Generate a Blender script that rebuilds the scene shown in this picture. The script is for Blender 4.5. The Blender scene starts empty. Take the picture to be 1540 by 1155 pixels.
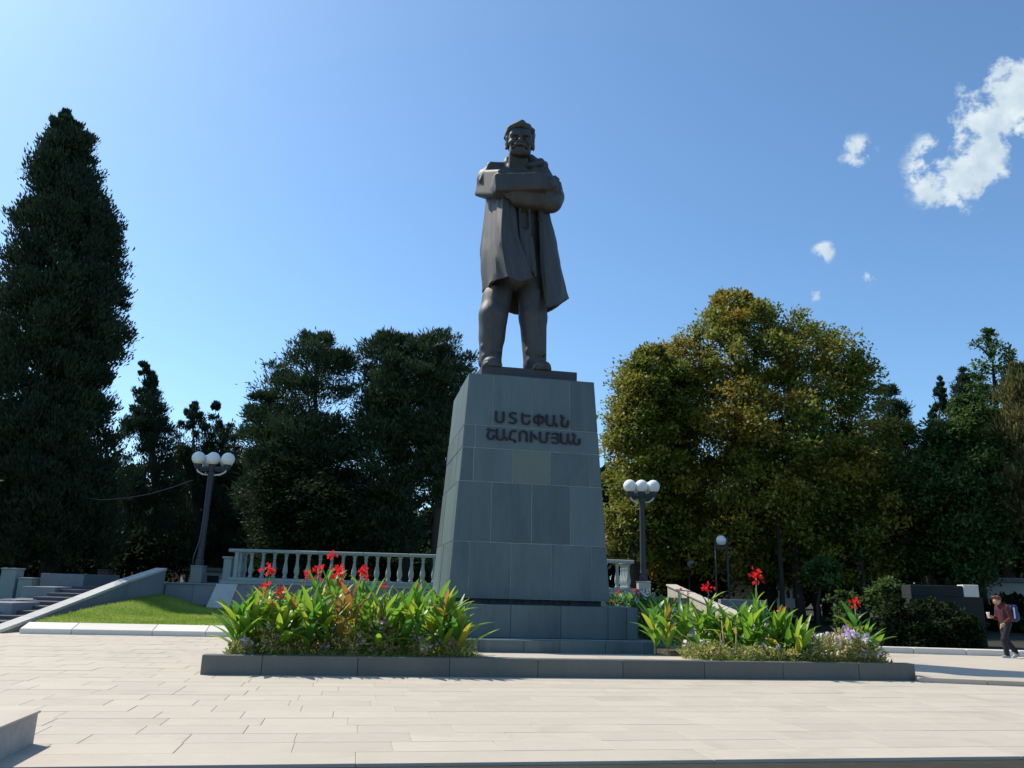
import bpy, bmesh, math, random
import numpy as np
from mathutils import Vector, Matrix
R = math.radians
PI = math.pi
random.seed(7); rng = np.random.default_rng(7)
S = bpy.context.scene
COL = S.collection

# ------------------------------------------------------------------ camera, sky, sun, exposure
FPX, PITCH, ROLL, EYE = 1204.85, 0.249162, 0.0286, 1.5
camd = bpy.data.cameras.new('camera'); cam = bpy.data.objects.new('camera', camd); COL.objects.link(cam)
camd.sensor_width = 36; camd.lens = 36 * FPX / 1540; camd.clip_end = 3000
Fv = Vector((0, math.cos(PITCH), math.sin(PITCH))); Uv = Vector((0, -math.sin(PITCH), math.cos(PITCH))); Rv = Vector((1, 0, 0))
R2 = Rv * math.cos(ROLL) + Uv * math.sin(ROLL); U2 = -Rv * math.sin(ROLL) + Uv * math.cos(ROLL)
m = Matrix((R2, U2, -Fv)).transposed().to_4x4(); m.translation = (0, 0, EYE)
cam.matrix_world = m; S.camera = cam

SUN_EL, SUN_AZ = R(50), R(-61)          # azimuth from +Y, negative = to the left
sun_dir = Vector((math.sin(SUN_AZ) * math.cos(SUN_EL), math.cos(SUN_AZ) * math.cos(SUN_EL), math.sin(SUN_EL)))
sl = bpy.data.lights.new('sun', 'SUN'); sl.energy = 5.0; sl.angle = R(0.5); sl.color = (1, .93, .80)
so = bpy.data.objects.new('sun', sl); COL.objects.link(so); so.rotation_euler = sun_dir.to_track_quat('Z', 'Y').to_euler()
S.view_settings.view_transform = 'Standard'; S.view_settings.look = 'None'
S.view_settings.exposure = 0.14; S.view_settings.gamma = 1.0; S.view_settings.use_curve_mapping = False

W = bpy.data.worlds.new("World"); S.world = W; W.use_nodes = True
nt = W.node_tree; nt.nodes.clear()
def N(t, ty, **k):
    n = t.nodes.new(ty)
    for a, b in k.items():
        if a.startswith('i_'): n.inputs[int(a[2:]) if a[2:].isdigit() else a[2:].replace('_', ' ')].default_value = b
        else: setattr(n, a, b)
    return n
L = nt.links.new
sky = N(nt, 'ShaderNodeTexSky', sky_type='NISHITA', sun_disc=False)
sky.sun_elevation = SUN_EL; sky.sun_rotation = SUN_AZ; sky.air_density = 1.0; sky.dust_density = 1.8; sky.ozone_density = 3.0; sky.altitude = 800
tc = N(nt, 'ShaderNodeTexCoord')
nz = N(nt, 'ShaderNodeTexNoise', i_Scale=30.0, i_Detail=12.0, i_Roughness=0.62, i_Distortion=.15); L(tc.outputs['Generated'], nz.inputs['Vector'])
blobs = [((.5185, .700, .492), .040, 1.0), ((.492, .719, .4905), .030, .95), ((.512, .72, .470), .016, .5), ((.4665, .7655, .4460), .033, 1.05), ((.477, .752, .456), .030, .9), ((.4775, .735, .4835), .022, .85),
         ((.4910, .745, .4520), .016, .5), ((.3727, .7971, .4751), .016, .62), ((.354, .8527, .3843), .010, .44), ((.4009, .8481, .3464), .010, .42), ((.3502, .8726, .3405), .008, .34), ((.60, .62, .52), .05, .9)]
acc = None
for d, r, a in blobs:
    d = Vector(d).normalized()
    sb = N(nt, 'ShaderNodeVectorMath', operation='DISTANCE'); L(tc.outputs['Generated'], sb.inputs[0]); sb.inputs[1].default_value = d
    mr = N(nt, 'ShaderNodeMapRange', interpolation_type='SMOOTHSTEP'); L(sb.outputs['Value'], mr.inputs[0])
    mr.inputs[1].default_value = 0; mr.inputs[2].default_value = r * 1.95; mr.inputs[3].default_value = a; mr.inputs[4].default_value = 0
    if acc is None: acc = mr.outputs[0]
    else:
        mx = N(nt, 'ShaderNodeMath', operation='MAXIMUM'); L(acc, mx.inputs[0]); L(mr.outputs[0], mx.inputs[1]); acc = mx.outputs[0]
ns = N(nt, 'ShaderNodeMath', operation='MULTIPLY_ADD'); L(nz.outputs[0], ns.inputs[0]); ns.inputs[1].default_value = 3.6; ns.inputs[2].default_value = -2.12
ad = N(nt, 'ShaderNodeMath', operation='ADD'); L(ns.outputs[0], ad.inputs[0]); L(acc, ad.inputs[1])
gate = N(nt, 'ShaderNodeMapRange'); L(acc, gate.inputs[0]); gate.inputs[1].default_value = .02; gate.inputs[2].default_value = .25
cm = N(nt, 'ShaderNodeMapRange', interpolation_type='SMOOTHSTEP'); L(ad.outputs[0], cm.inputs[0]); cm.inputs[1].default_value = -.10; cm.inputs[2].default_value = .46; cm.inputs[4].default_value = .93
mg = N(nt, 'ShaderNodeMath', operation='MULTIPLY'); L(cm.outputs[0], mg.inputs[0]); L(gate.outputs[0], mg.inputs[1])
tint = N(nt, 'ShaderNodeMix', data_type='RGBA', blend_type='MULTIPLY'); tint.inputs['Factor'].default_value = 1; L(sky.outputs[0], tint.inputs['A']); tint.inputs['B'].default_value = (.86, 1.09, 1.17, 1)   # the camera's cool balance
mixc = N(nt, 'ShaderNodeMix', data_type='RGBA'); L(mg.outputs[0], mixc.inputs['Factor']); L(tint.outputs['Result'], mixc.inputs['A']); 
nz2 = N(nt, 'ShaderNodeTexNoise', i_Scale=40.0, i_Detail=5.0); L(tc.outputs['Generated'], nz2.inputs['Vector'])
cc = N(nt, 'ShaderNodeMapRange'); L(nz2.outputs[0], cc.inputs[0]); cc.inputs[1].default_value = .35; cc.inputs[2].default_value = .65
cl = N(nt, 'ShaderNodeMix', data_type='RGBA'); L(cc.outputs[0], cl.inputs['Factor']); cl.inputs['A'].default_value = (3.5, 4.3, 4.9, 1); cl.inputs['B'].default_value = (5.0, 5.6, 5.8, 1); L(cl.outputs['Result'], mixc.inputs['B'])
bg = N(nt, 'ShaderNodeBackground'); bg.inputs[1].default_value = 0.15; L(mixc.outputs['Result'], bg.inputs[0])
wo = N(nt, 'ShaderNodeOutputWorld'); L(bg.outputs[0], wo.inputs[0])

# ------------------------------------------------------------------ coordinates
PSI = 0.185316; PCX, PCY = 0.24875, 23.8891
PU = Vector((math.cos(PSI), math.sin(PSI), 0)); PN = Vector((-math.sin(PSI), math.cos(PSI), 0))
PM = Matrix.Translation((PCX, PCY, 0)) @ Matrix.Rotation(PSI, 4, 'Z')      # monument frame: x = u, y = n
def pw(u, n, z=0): return PM @ Vector((u, n, z))
def at(x, y, Y):
    """point at distance Y along the view heading that the survey of the photograph gives for a picture position"""
    d = Fv + R2 * ((x - 770) / FPX) + U2 * ((577.5 - y) / FPX)
    return Vector((0, 0, EYE)) + d * (Y / d.y)

# ------------------------------------------------------------------ materials
MATS = {}
def mat(name, base, rough=.8, metal=0.0, var=.18, scale=3.0, bump=.0, bscale=40.0, objvar=0.0, streak=False, spec=.3, stain=None):
    if name in MATS: return MATS[name]
    M = bpy.data.materials.new(name); M.use_nodes = True; t = M.node_tree; b = t.nodes['Principled BSDF']; l = t.links.new
    b.inputs['Roughness'].default_value = rough; b.inputs['Metallic'].default_value = metal
    b.inputs['Specular IOR Level'].default_value = spec
    co = N(t, 'ShaderNodeTexCoord'); mp = N(t, 'ShaderNodeMapping'); l(co.outputs['Object'], mp.inputs[0])
    oi = N(t, 'ShaderNodeObjectInfo')
    of = N(t, 'ShaderNodeVectorMath', operation='SCALE'); of.inputs[0].default_value = (17, 31, 11); l(oi.outputs['Random'], of.inputs['Scale'])
    l(of.outputs[0], mp.inputs['Location'])
    if streak: mp.inputs['Scale'].default_value = (1, 1, .16)
    n1 = N(t, 'ShaderNodeTexNoise', i_Scale=scale, i_Detail=8.0, i_Roughness=.65); l(mp.outputs[0], n1.inputs['Vector'])
    n2 = N(t, 'ShaderNodeTexNoise', i_Scale=scale * 9, i_Detail=4.0); l(mp.outputs[0], n2.inputs['Vector'])
    a = N(t, 'ShaderNodeMath', operation='MULTIPLY_ADD'); l(n1.outputs[0], a.inputs[0]); a.inputs[1].default_value = var * 3; a.inputs[2].default_value = 1 - var * 1.5
    a2 = N(t, 'ShaderNodeMath', operation='MULTIPLY_ADD'); l(n2.outputs[0], a2.inputs[0]); a2.inputs[1].default_value = var * 1.2; a2.inputs[2].default_value = 1 - var * .6
    mu = N(t, 'ShaderNodeMath', operation='MULTIPLY'); l(a.outputs[0], mu.inputs[0]); l(a2.outputs[0], mu.inputs[1])
    o = N(t, 'ShaderNodeMath', operation='MULTIPLY_ADD'); l(oi.outputs['Random'], o.inputs[0]); o.inputs[1].default_value = objvar * 2; o.inputs[2].default_value = 1 - objvar
    m3 = N(t, 'ShaderNodeMath', operation='MULTIPLY'); l(mu.outputs[0], m3.inputs[0]); l(o.outputs[0], m3.inputs[1])
    sc = N(t, 'ShaderNodeVectorMath', operation='SCALE'); sc.inputs[0].default_value = base[:3]; l(m3.outputs[0], sc.inputs['Scale'])
    out = sc.outputs[0]
    if stain:
        n4 = N(t, 'ShaderNodeTexNoise', i_Scale=scale * .6, i_Detail=6.0, i_Roughness=.7); l(mp.outputs[0], n4.inputs['Vector'])
        r4 = N(t, 'ShaderNodeMapRange'); l(n4.outputs[0], r4.inputs[0]); r4.inputs[1].default_value = .52; r4.inputs[2].default_value = .72; r4.inputs[4].default_value = .75
        mx = N(t, 'ShaderNodeMix', data_type='RGBA'); l(r4.outputs[0], mx.inputs['Factor']); l(out, mx.inputs['A']); mx.inputs['B'].default_value = (*stain, 1)
        out = mx.outputs['Result']
    l(out, b.inputs['Base Color'])
    if bump:
        n3 = N(t, 'ShaderNodeTexNoise', i_Scale=bscale, i_Detail=5.0); l(mp.outputs[0], n3.inputs['Vector'])
        bp = N(t, 'ShaderNodeBump'); bp.inputs['Strength'].default_value = bump; bp.inputs['Distance'].default_value = .02; l(n3.outputs[0], bp.inputs['Height']); l(bp.outputs[0], b.inputs['Normal'])
    MATS[name] = M; return M

def leafmat(name, cols, trans=.35, rough=.55, objvar=True, spec=.25):
    """cols: list of (pos, rgb) looked up by a per-leaf random number stored on the mesh (or per-object random)"""
    if name in MATS: return MATS[name]
    M = bpy.data.materials.new(name); M.use_nodes = True; t = M.node_tree; l = t.links.new; t.nodes.clear()
    at_ = N(t, 'ShaderNodeAttribute', attribute_name='hue'); oi = N(t, 'ShaderNodeObjectInfo')
    ad = N(t, 'ShaderNodeMath', operation='ADD'); l(at_.outputs['Fac'], ad.inputs[0])
    if objvar == 'obj': l(oi.outputs['Random'], ad.inputs[1])
    else: ad.inputs[1].default_value = 0
    fr = N(t, 'ShaderNodeMath', operation='FRACT'); l(ad.outputs[0], fr.inputs[0])
    cr = N(t, 'ShaderNodeValToRGB'); e = cr.color_ramp.elements
    while len(e) < len(cols): e.new(.5)
    for k, (p, c) in enumerate(cols): e[k].position = p; e[k].color = (*c, 1)
    l(fr.outputs[0], cr.inputs[0])
    pb = N(t, 'ShaderNodeBsdfPrincipled'); pb.inputs['Roughness'].default_value = rough; pb.inputs['Specular IOR Level'].default_value = spec; l(cr.outputs[0], pb.inputs['Base Color'])
    tl = N(t, 'ShaderNodeBsdfTranslucent')
    hs = N(t, 'ShaderNodeHueSaturation'); hs.inputs['Value'].default_value = 1.5; hs.inputs['Hue'].default_value = .49; l(cr.outputs[0], hs.inputs['Color']); l(hs.outputs[0], tl.inputs['Color'])
    mx = N(t, 'ShaderNodeMixShader'); mx.inputs[0].default_value = trans; l(pb.outputs[0], mx.inputs[1]); l(tl.outputs[0], mx.inputs[2])
    o = N(t, 'ShaderNodeOutputMaterial'); l(mx.outputs[0], o.inputs[0])
    MATS[name] = M; return M

M_pave = mat('pale_paving_stone', (.47, .410, .335), .75, var=.075, scale=.7, bump=.12, bscale=60, objvar=.05, stain=(.36, .30, .235))
M_joint = mat('paving_joint', (.45, .39, .32), .9)
M_riser = mat('riser_stone', (.34, .30, .27), .85, var=.2, scale=4, streak=True, bump=.3)
M_ped = mat('blue_green_stone', (.105, .142, .142), .5, var=.20, scale=1.6, streak=True, bump=.2, bscale=50, objvar=.13, spec=.35, stain=(.052, .072, .076))
M_pedw = mat('greenish_stone_panel', (.155, .180, .155), .55, var=.12, scale=2, bump=.1)
M_mort = mat('pale_mortar', (.36, .38, .35), .9, var=.3, scale=6)
M_gap = mat('shadow_dark_recess_stone', (.045, .055, .065), .9, var=.4, scale=5, streak=True)  # recess stone coloured dark to carry the shadow below the shaft
M_kerb = mat('dark_green_kerb_stone', (.115, .120, .108), .6, var=.14, scale=2, streak=True, bump=.15, objvar=.1, spec=.35)
M_bronze = mat('weathered_bronze', (.088, .083, .079), .60, metal=.5, var=.34, scale=2.2, streak=True, bump=.35, bscale=14, spec=.5, stain=(.066, .072, .066))
M_bslab = mat('dark_slab', (.075, .065, .065), .6, var=.2, bump=.1)
M_letter = mat('dark_letter_bronze', (.040, .026, .032), .5, metal=.3, var=.2)
M_white = mat('grey_white_stone', (.48, .47, .44), .8, var=.12, scale=2, bump=.2, objvar=.06, stain=(.38, .37, .34))
M_bal = mat('balustrade_stone', (.30, .35, .335), .75, var=.12, scale=4, bump=.1, objvar=.05)
M_gran = mat('reddish_grey_granite', (.20, .165, .165), .6, var=.3, scale=5, objvar=.12, bump=.1)
M_grey = mat('grey_blue_stone', (.22, .235, .25), .8, var=.15, scale=1.5, bump=.2, objvar=.05)
M_dgrey = mat('shade_dark_step_stone', (.10, .10, .115), .85, var=.2, scale=2, bump=.2)  # step stone darkened to stand in for tree shade on the left stairs
M_grass_soil = mat('lawn_ground', (.14, .20, .035), .95, var=.35, scale=2.2, bump=.6, bscale=30)
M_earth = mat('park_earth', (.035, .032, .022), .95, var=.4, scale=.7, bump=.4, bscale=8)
M_soil = mat('bed_soil', (.07, .052, .035), .95, var=.4, scale=5, bump=.6)
M_lamp = mat('dark_painted_iron', (.050, .055, .068), .55, metal=.2, var=.15)
M_ring = mat('pale_bracket_paint', (.55, .53, .48), .5, var=.1)
M_bark = mat('dark_bark', (.055, .045, .036), .95, var=.4, scale=3, streak=True, bump=.6, bscale=15)
M_wood = mat('brown_boards', (.10, .06, .04), .8, var=.3, scale=4)
M_pale_build = mat('pale_plaster', (.62, .58, .52), .85, var=.1, scale=1)
M_cream_build = mat('cream_plaster', (.62, .50, .34), .85, var=.1, scale=1)
M_glass = mat('dark_window', (.03, .035, .04), .2, var=.1)
M_cable = mat('grey_cable', (.10, .10, .11), .7)
M_wallD = mat('dark_rendered_wall', (.022, .026, .025), .85, var=.3, scale=1.2, bump=.3)
M_globe = bpy.data.materials.new('opal_globe_glass'); M_globe.use_nodes = True
_b = M_globe.node_tree.nodes['Principled BSDF']; _b.inputs['Base Color'].default_value = (.80, .80, .78, 1); _b.inputs['Roughness'].default_value = .25
_b.inputs['Subsurface Weight'].default_value = .6; _b.inputs['Subsurface Radius'].default_value = (.3, .3, .3); _b.inputs['Subsurface Scale'].default_value = .5

ML_canna = leafmat('canna_leaf', [(0, (.045, .16, .03)), (.3, (.09, .23, .025)), (.6, (.15, .30, .028)), (.86, (.21, .33, .03)), (.95, (.34, .36, .03)), (.985, (.38, .28, .035)), (1, (.26, .15, .05))], .5, .38, 'obj', .45)
ML_cannay = leafmat('dry_canna_leaf', [(0, (.46, .30, .03)), (.35, (.24, .13, .035)), (.6, (.55, .38, .04)), (.8, (.22, .24, .03)), (1, (.16, .08, .03))], .4, .5, 'obj')
M_stem = mat('canna_stem', (.14, .20, .06), .6, var=.2)
M_drystem = mat('dry_stem', (.36, .25, .13), .8, var=.3)
ML_red = leafmat('red_petal', [(0, (.70, .025, .008)), (.5, (.78, .05, .012)), (1, (.58, .012, .010))], .35, .5)
ML_violet = leafmat('violet_petal', [(0, (.46, .30, .78)), (.5, (.62, .42, .80)), (1, (.40, .24, .70))], .35, .5)
ML_palep = leafmat('pale_petal', [(0, (.80, .70, .86)), (.5, (.86, .82, .88)), (1, (.78, .60, .74))], .35, .5)
ML_low = leafmat('low_leaf', [(0, (.12, .18, .03)), (.35, (.22, .28, .05)), (.6, (.34, .34, .10)), (.8, (.42, .35, .15)), (1, (.54, .47, .28))], .35, .6)
ML_bush = leafmat('bright_bush_leaf', [(0, (.05, .14, .03)), (.5, (.10, .24, .05)), (1, (.16, .30, .06))], .4, .5)
ML_grass = leafmat('grass_blade', [(0, (.15, .25, .03)), (.5, (.21, .33, .045)), (1, (.42, .42, .12))], .4, .6)
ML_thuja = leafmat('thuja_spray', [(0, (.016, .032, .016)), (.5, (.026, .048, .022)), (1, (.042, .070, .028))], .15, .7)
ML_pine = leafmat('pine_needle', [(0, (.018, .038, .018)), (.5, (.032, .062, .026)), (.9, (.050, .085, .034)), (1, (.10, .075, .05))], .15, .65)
ML_chest = leafmat('turning_chestnut_leaf', [(0, (.055, .095, .016)), (.3, (.12, .155, .022)), (.58, (.22, .22, .03)), (.8, (.25, .17, .03)), (.94, (.24, .15, .02)), (1, (.42, .22, .02))], .30, .55)
ML_broad = leafmat('broad_leaf', [(0, (.028, .062, .016)), (.5, (.055, .105, .022)), (1, (.10, .155, .034))], .3, .7)
ML_olive = leafmat('seeding_thuja_spray', [(0, (.07, .08, .028)), (.5, (.13, .125, .04)), (1, (.19, .165, .06))], .25, .7)
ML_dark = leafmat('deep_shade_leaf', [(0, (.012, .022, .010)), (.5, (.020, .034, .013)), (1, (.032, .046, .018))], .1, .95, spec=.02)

# ------------------------------------------------------------------ mesh helpers
def tag(o, label=None, cat=None, group=None, kind=None):
    if label: o['label'] = label
    if cat: o['category'] = cat
    if group: o['group'] = group
    if kind: o['kind'] = kind
    return o
def empty(name, M=None, label=None, cat=None, group=None, kind=None):
    o = bpy.data.objects.new(name, None); COL.objects.link(o); o.empty_display_size = .2
    if M is not None: o.matrix_world = M if isinstance(M, Matrix) else Matrix.Translation(M)
    return tag(o, label, cat, group, kind)
def link(name, me, mt, parent=None, loc=None, rot=None, scale=None):
    o = bpy.data.objects.new(name, me); COL.objects.link(o)
    if mt is not None and len(me.materials) == 0: me.materials.append(mt)
    if parent: o.parent = parent
    if loc is not None: o.location = loc
    if rot is not None: o.rotation_euler = rot
    if scale is not None: o.scale = scale
    return o
def bmesh_obj(name, bm, mt, parent=None, smooth=False, **k):
    bmesh.ops.recalc_face_normals(bm, faces=bm.faces)
    me = bpy.data.meshes.new(name); bm.to_mesh(me); bm.free()
    if smooth: me.polygons.foreach_set('use_smooth', [True] * len(me.polygons))
    return link(name, me, mt, parent, **k)
def add_hexa(bm, P):
    """P: 8 points, bottom ring (4) then top ring (4)"""
    v = [bm.verts.new(p) for p in P]
    for f in ((3, 2, 1, 0), (4, 5, 6, 7), (0, 1, 5, 4), (1, 2, 6, 5), (2, 3, 7, 6), (3, 0, 4, 7)): bm.faces.new([v[i] for i in f])
    return v
def box_pts(x0, x1, y0, y1, z0, z1): return [(x0, y0, z0), (x1, y0, z0), (x1, y1, z0), (x0, y1, z0), (x0, y0, z1), (x1, y0, z1), (x1, y1, z1), (x0, y1, z1)]
def bevel(bm, w, seg=1):
    if w: bmesh.ops.bevel(bm, geom=list(bm.edges), offset=w, segments=seg, affect='EDGES', profile=.6)
def boxo(name, x0, x1, y0, y1, z0, z1, mt, parent=None, bev=.008, **k):
    bm = bmesh.new(); add_hexa(bm, box_pts(x0, x1, y0, y1, z0, z1)); bevel(bm, bev); return bmesh_obj(name, bm, mt, parent, **k)
def hexo(name, P, mt, parent=None, bev=.008, **k):
    bm = bmesh.new(); add_hexa(bm, P); bevel(bm, bev); return bmesh_obj(name, bm, mt, parent, **k)
def add_lathe(bm, prof, seg=16, c=(0, 0, 0)):
    rings = []
    for r, z in prof:
        rings.append([bm.verts.new((c[0] + r * math.cos(2 * PI * k / seg), c[1] + r * math.sin(2 * PI * k / seg), c[2] + z)) for k in range(seg)])
    for a, b in zip(rings, rings[1:]):
        for k in range(seg): bm.faces.new((a[k], a[(k + 1) % seg], b[(k + 1) % seg], b[k]))
    bm.faces.new(list(reversed(rings[0]))); bm.faces.new(rings[-1])
def add_tube(bm, pts, rad, seg=8):
    pts = [Vector(p) for p in pts]; rings = []
    if not hasattr(rad, '__len__'): rad = [rad] * len(pts)
    ref = Vector((.3, .9, .2)).normalized()
    for i, p in enumerate(pts):
        d = (pts[min(i + 1, len(pts) - 1)] - pts[max(i - 1, 0)]).normalized()
        a = d.cross(ref)
        if a.length < .1: a = d.cross(Vector((1, 0, 0)))
        a.normalize(); b = d.cross(a)
        rings.append([bm.verts.new(p + (a * math.cos(2 * PI * k / seg) + b * math.sin(2 * PI * k / seg)) * rad[i]) for k in range(seg)])
    for a, b in zip(rings, rings[1:]):
        for k in range(seg): bm.faces.new((a[k], a[(k + 1) % seg], b[(k + 1) % seg], b[k]))
    bm.faces.new(list(reversed(rings[0]))); bm.faces.new(rings[-1])
def tubeo(name, pts, rad, mt, parent=None, seg=8):
    bm = bmesh.new(); add_tube(bm, pts, rad, seg); return bmesh_obj(name, bm, mt, parent, smooth=True)
def np_mesh(name, V, F, hue=None, smooth=False):
    """V (n,3), F (m,k) all the same k"""
    me = bpy.data.meshes.new(name); V = np.ascontiguousarray(V, np.float32); F = np.ascontiguousarray(F, np.int32)
    me.vertices.add(len(V)); me.vertices.foreach_set('co', V.ravel())
    k = F.shape[1]; me.loops.add(F.size); me.loops.foreach_set('vertex_index', F.ravel())
    me.polygons.add(len(F)); me.polygons.foreach_set('loop_start', np.arange(0, F.size, k, dtype=np.int32))
    if smooth: me.polygons.foreach_set('use_smooth', np.ones(len(F), bool))
    me.update(calc_edges=True)
    if hue is not None:
        a = me.attributes.new('hue', 'FLOAT', 'POINT'); a.data.foreach_set('value', np.ascontiguousarray(hue, np.float32))
    return me

# ------------------------------------------------------------------ signed distance modelling (statue, person)
class SDF:
    def __init__(s, lo, hi, h):
        s.h = h; s.lo = np.array(lo, float)
        ax = [np.arange(lo[i], hi[i] + h, h, dtype=np.float32) for i in range(3)]; s.ax = ax
        s.F = np.full([len(a) for a in ax], 1.0, np.float32)
    def block(s, lo, hi, pad):
        sl = []
        for i in range(3):
            a = int(max(0, math.floor((lo[i] - pad - s.lo[i]) / s.h))); b = int(min(len(s.ax[i]), math.ceil((hi[i] + pad - s.lo[i]) / s.h) + 1)); sl.append(slice(a, max(b, a + 1)))
        sl = tuple(sl); X, Y, Z = np.meshgrid(*[s.ax[i][sl[i]] for i in range(3)], indexing='ij', sparse=True)
        return sl, X, Y, Z
    def put(s, sl, d, k, sub=False):
        f = s.F[sl]
        if sub:
            d = -d
            if k > 0: h = np.clip(.5 - .5 * (f - d) / k, 0, 1); s.F[sl] = f * (1 - h) + d * h + k * h * (1 - h)
            else: s.F[sl] = np.maximum(f, d)
        else:
            if k > 0: h = np.clip(.5 + .5 * (f - d) / k, 0, 1); s.F[sl] = f * (1 - h) + d * h - k * h * (1 - h)
            else: s.F[sl] = np.minimum(f, d)
    def cap(s, a, b, ra, rb, k=.05, sub=False, sq=(1, 1, 1)):
        a = np.array(a, float); b = np.array(b, float); r = max(ra, rb) * max(1 / min(sq), 1)
        sl, X, Y, Z = s.block(np.minimum(a, b) - r, np.maximum(a, b) + r, k + .15)
        q = np.array(sq, float); ab = (b - a) * q; L2 = (ab ** 2).sum() + 1e-9
        x, y, z = (X - a[0]) * q[0], (Y - a[1]) * q[1], (Z - a[2]) * q[2]
        t = np.clip((x * ab[0] + y * ab[1] + z * ab[2]) / L2, 0, 1)
        d = np.sqrt((x - t * ab[0]) ** 2 + (y - t * ab[1]) ** 2 + (z - t * ab[2]) ** 2) - (ra + (rb - ra) * t)
        s.put(sl, d, k, sub)
    def ell(s, c, r, k=.05, sub=False, rot=None):
        c = np.array(c, float); rm = max(r); sl, X, Y, Z = s.block(c - rm, c + rm, k + .15)
        x, y, z = X - c[0], Y - c[1], Z - c[2]
        if rot is not None: x, y, z = [rot[i][0] * x + rot[i][1] * y + rot[i][2] * z for i in range(3)]
        q = np.sqrt((x / r[0]) ** 2 + (y / r[1]) ** 2 + (z / r[2]) ** 2); s.put(sl, (q - 1) * min(r) * (.5 + .5 * rm / min(r) * 0 + .5), k, sub)
    def box(s, c, e, k=.05, sub=False, rot=None, rd=.03):
        c = np.array(c, float); rm = math.sqrt(sum(v * v for v in e)); sl, X, Y, Z = s.block(c - rm, c + rm, k + .15)
        x, y, z = X - c[0], Y - c[1], Z - c[2]
        if rot is not None: x, y, z = [rot[i][0] * x + rot[i][1] * y + rot[i][2] * z for i in range(3)]
        qx, qy, qz = np.abs(x) - e[0] + rd, np.abs(y) - e[1] + rd, np.abs(z) - e[2] + rd
        d = np.sqrt(np.maximum(qx, 0) ** 2 + np.maximum(qy, 0) ** 2 + np.maximum(qz, 0) ** 2) + np.minimum(np.maximum(np.maximum(qx, qy), qz), 0) - rd
        s.put(sl, d, k, sub)
    def mesh(s, name, smooth=True):
        F = s.F; h = s.h; I = F < 0; nx, ny, nz = F.shape
        cs = np.zeros((nx - 1, ny - 1, nz - 1), np.int8)
        for dx in (0, 1):
            for dy in (0, 1):
                for dz in (0, 1): cs += I[dx:nx - 1 + dx, dy:ny - 1 + dy, dz:nz - 1 + dz]
        act = (cs > 0) & (cs < 8); idx = -np.ones(act.shape, np.int32); A = np.argwhere(act); idx[act] = np.arange(len(A))
        P = np.zeros((len(A), 3)); C = np.zeros(len(A))
        corners = [(a, b, c) for a in (0, 1) for b in (0, 1) for c in (0, 1)]
        for a in corners:
            for ax in range(3):
                if a[ax] == 1: continue
                b = list(a); b[ax] = 1
                fa = F[A[:, 0] + a[0], A[:, 1] + a[1], A[:, 2] + a[2]]; fb = F[A[:, 0] + b[0], A[:, 1] + b[1], A[:, 2] + b[2]]
                mk = (fa < 0) != (fb < 0); t = np.where(mk, fa / np.where(fa == fb, 1, fa - fb), 0)
                p = np.tile(np.array(a, float), (len(A), 1)); p[:, ax] += t
                P[mk] += p[mk]; C[mk] += 1
        V = (A + P / C[:, None]) * h + s.lo
        Q = []
        for ax in range(3):
            o1, o2 = [(1, 2), (2, 0), (0, 1)][ax]
            sl0 = [slice(None)] * 3; sl1 = [slice(None)] * 3; sl0[ax] = slice(0, -1); sl1[ax] = slice(1, None)
            a = I[tuple(sl0)]; b = I[tuple(sl1)]; E_ = np.argwhere(a != b)
            E_ = E_[(E_[:, o1] > 0) & (E_[:, o2] > 0) & (E_[:, o1] < F.shape[o1] - 1) & (E_[:, o2] < F.shape[o2] - 1)]
            fl = a[E_[:, 0], E_[:, 1], E_[:, 2]]
            def g(d1, d2):
                q = E_.copy(); q[:, o1] -= d1; q[:, o2] -= d2; return idx[q[:, 0], q[:, 1], q[:, 2]]
            q = np.stack([g(1, 1), g(0, 1), g(0, 0), g(1, 0)], 1); q[~fl] = q[~fl][:, ::-1]; Q.append(q)
        return np_mesh(name, V, np.concatenate(Q), smooth=smooth)

# ================================================================== THE SETTING
# ground far and wide
gx = np.concatenate([np.linspace(-900, -60, 12)[:-1], np.linspace(-60, 60, 61), np.linspace(60, 900, 12)[1:]])
gy = np.concatenate([[-60, -20, 0, 10], np.linspace(18, 80, 63), np.linspace(90, 1500, 14)])
def sm(t): t = min(1, max(0, t)); return t * t * (3 - 2 * t)
def gz(x, y):
    back = sm((y - 31.2) / 2.5) * 1.32 if -10.5 < x < 5.5 else 0
    side_l = sm((y - 27) / 6) * 1.32 * (1 if x < -9 else 0) * sm((x + 26) / 6 + .45)
    side_r = (.13 + sm((y - 27) / 12) * .2) * (1 if x > 5 else 0) * sm((y - 24.6) / .8)
    far = sm((y - 48) / 15) * 1.2
    return max(back, side_l, side_r, far if x < 6 else far * .4) - .03
gv = [(x, y, gz(x, y)) for y in gy for x in gx]; nxg = len(gx)
gf = [(j * nxg + i, j * nxg + i + 1, (j + 1) * nxg + i + 1, (j + 1) * nxg + i) for j in range(len(gy) - 1) for i in range(nxg - 1)]
tag(link('ground', np_mesh('ground', gv, gf, smooth=True), M_earth), 'dark shaded park earth behind the plaza', kind='structure')

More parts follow.
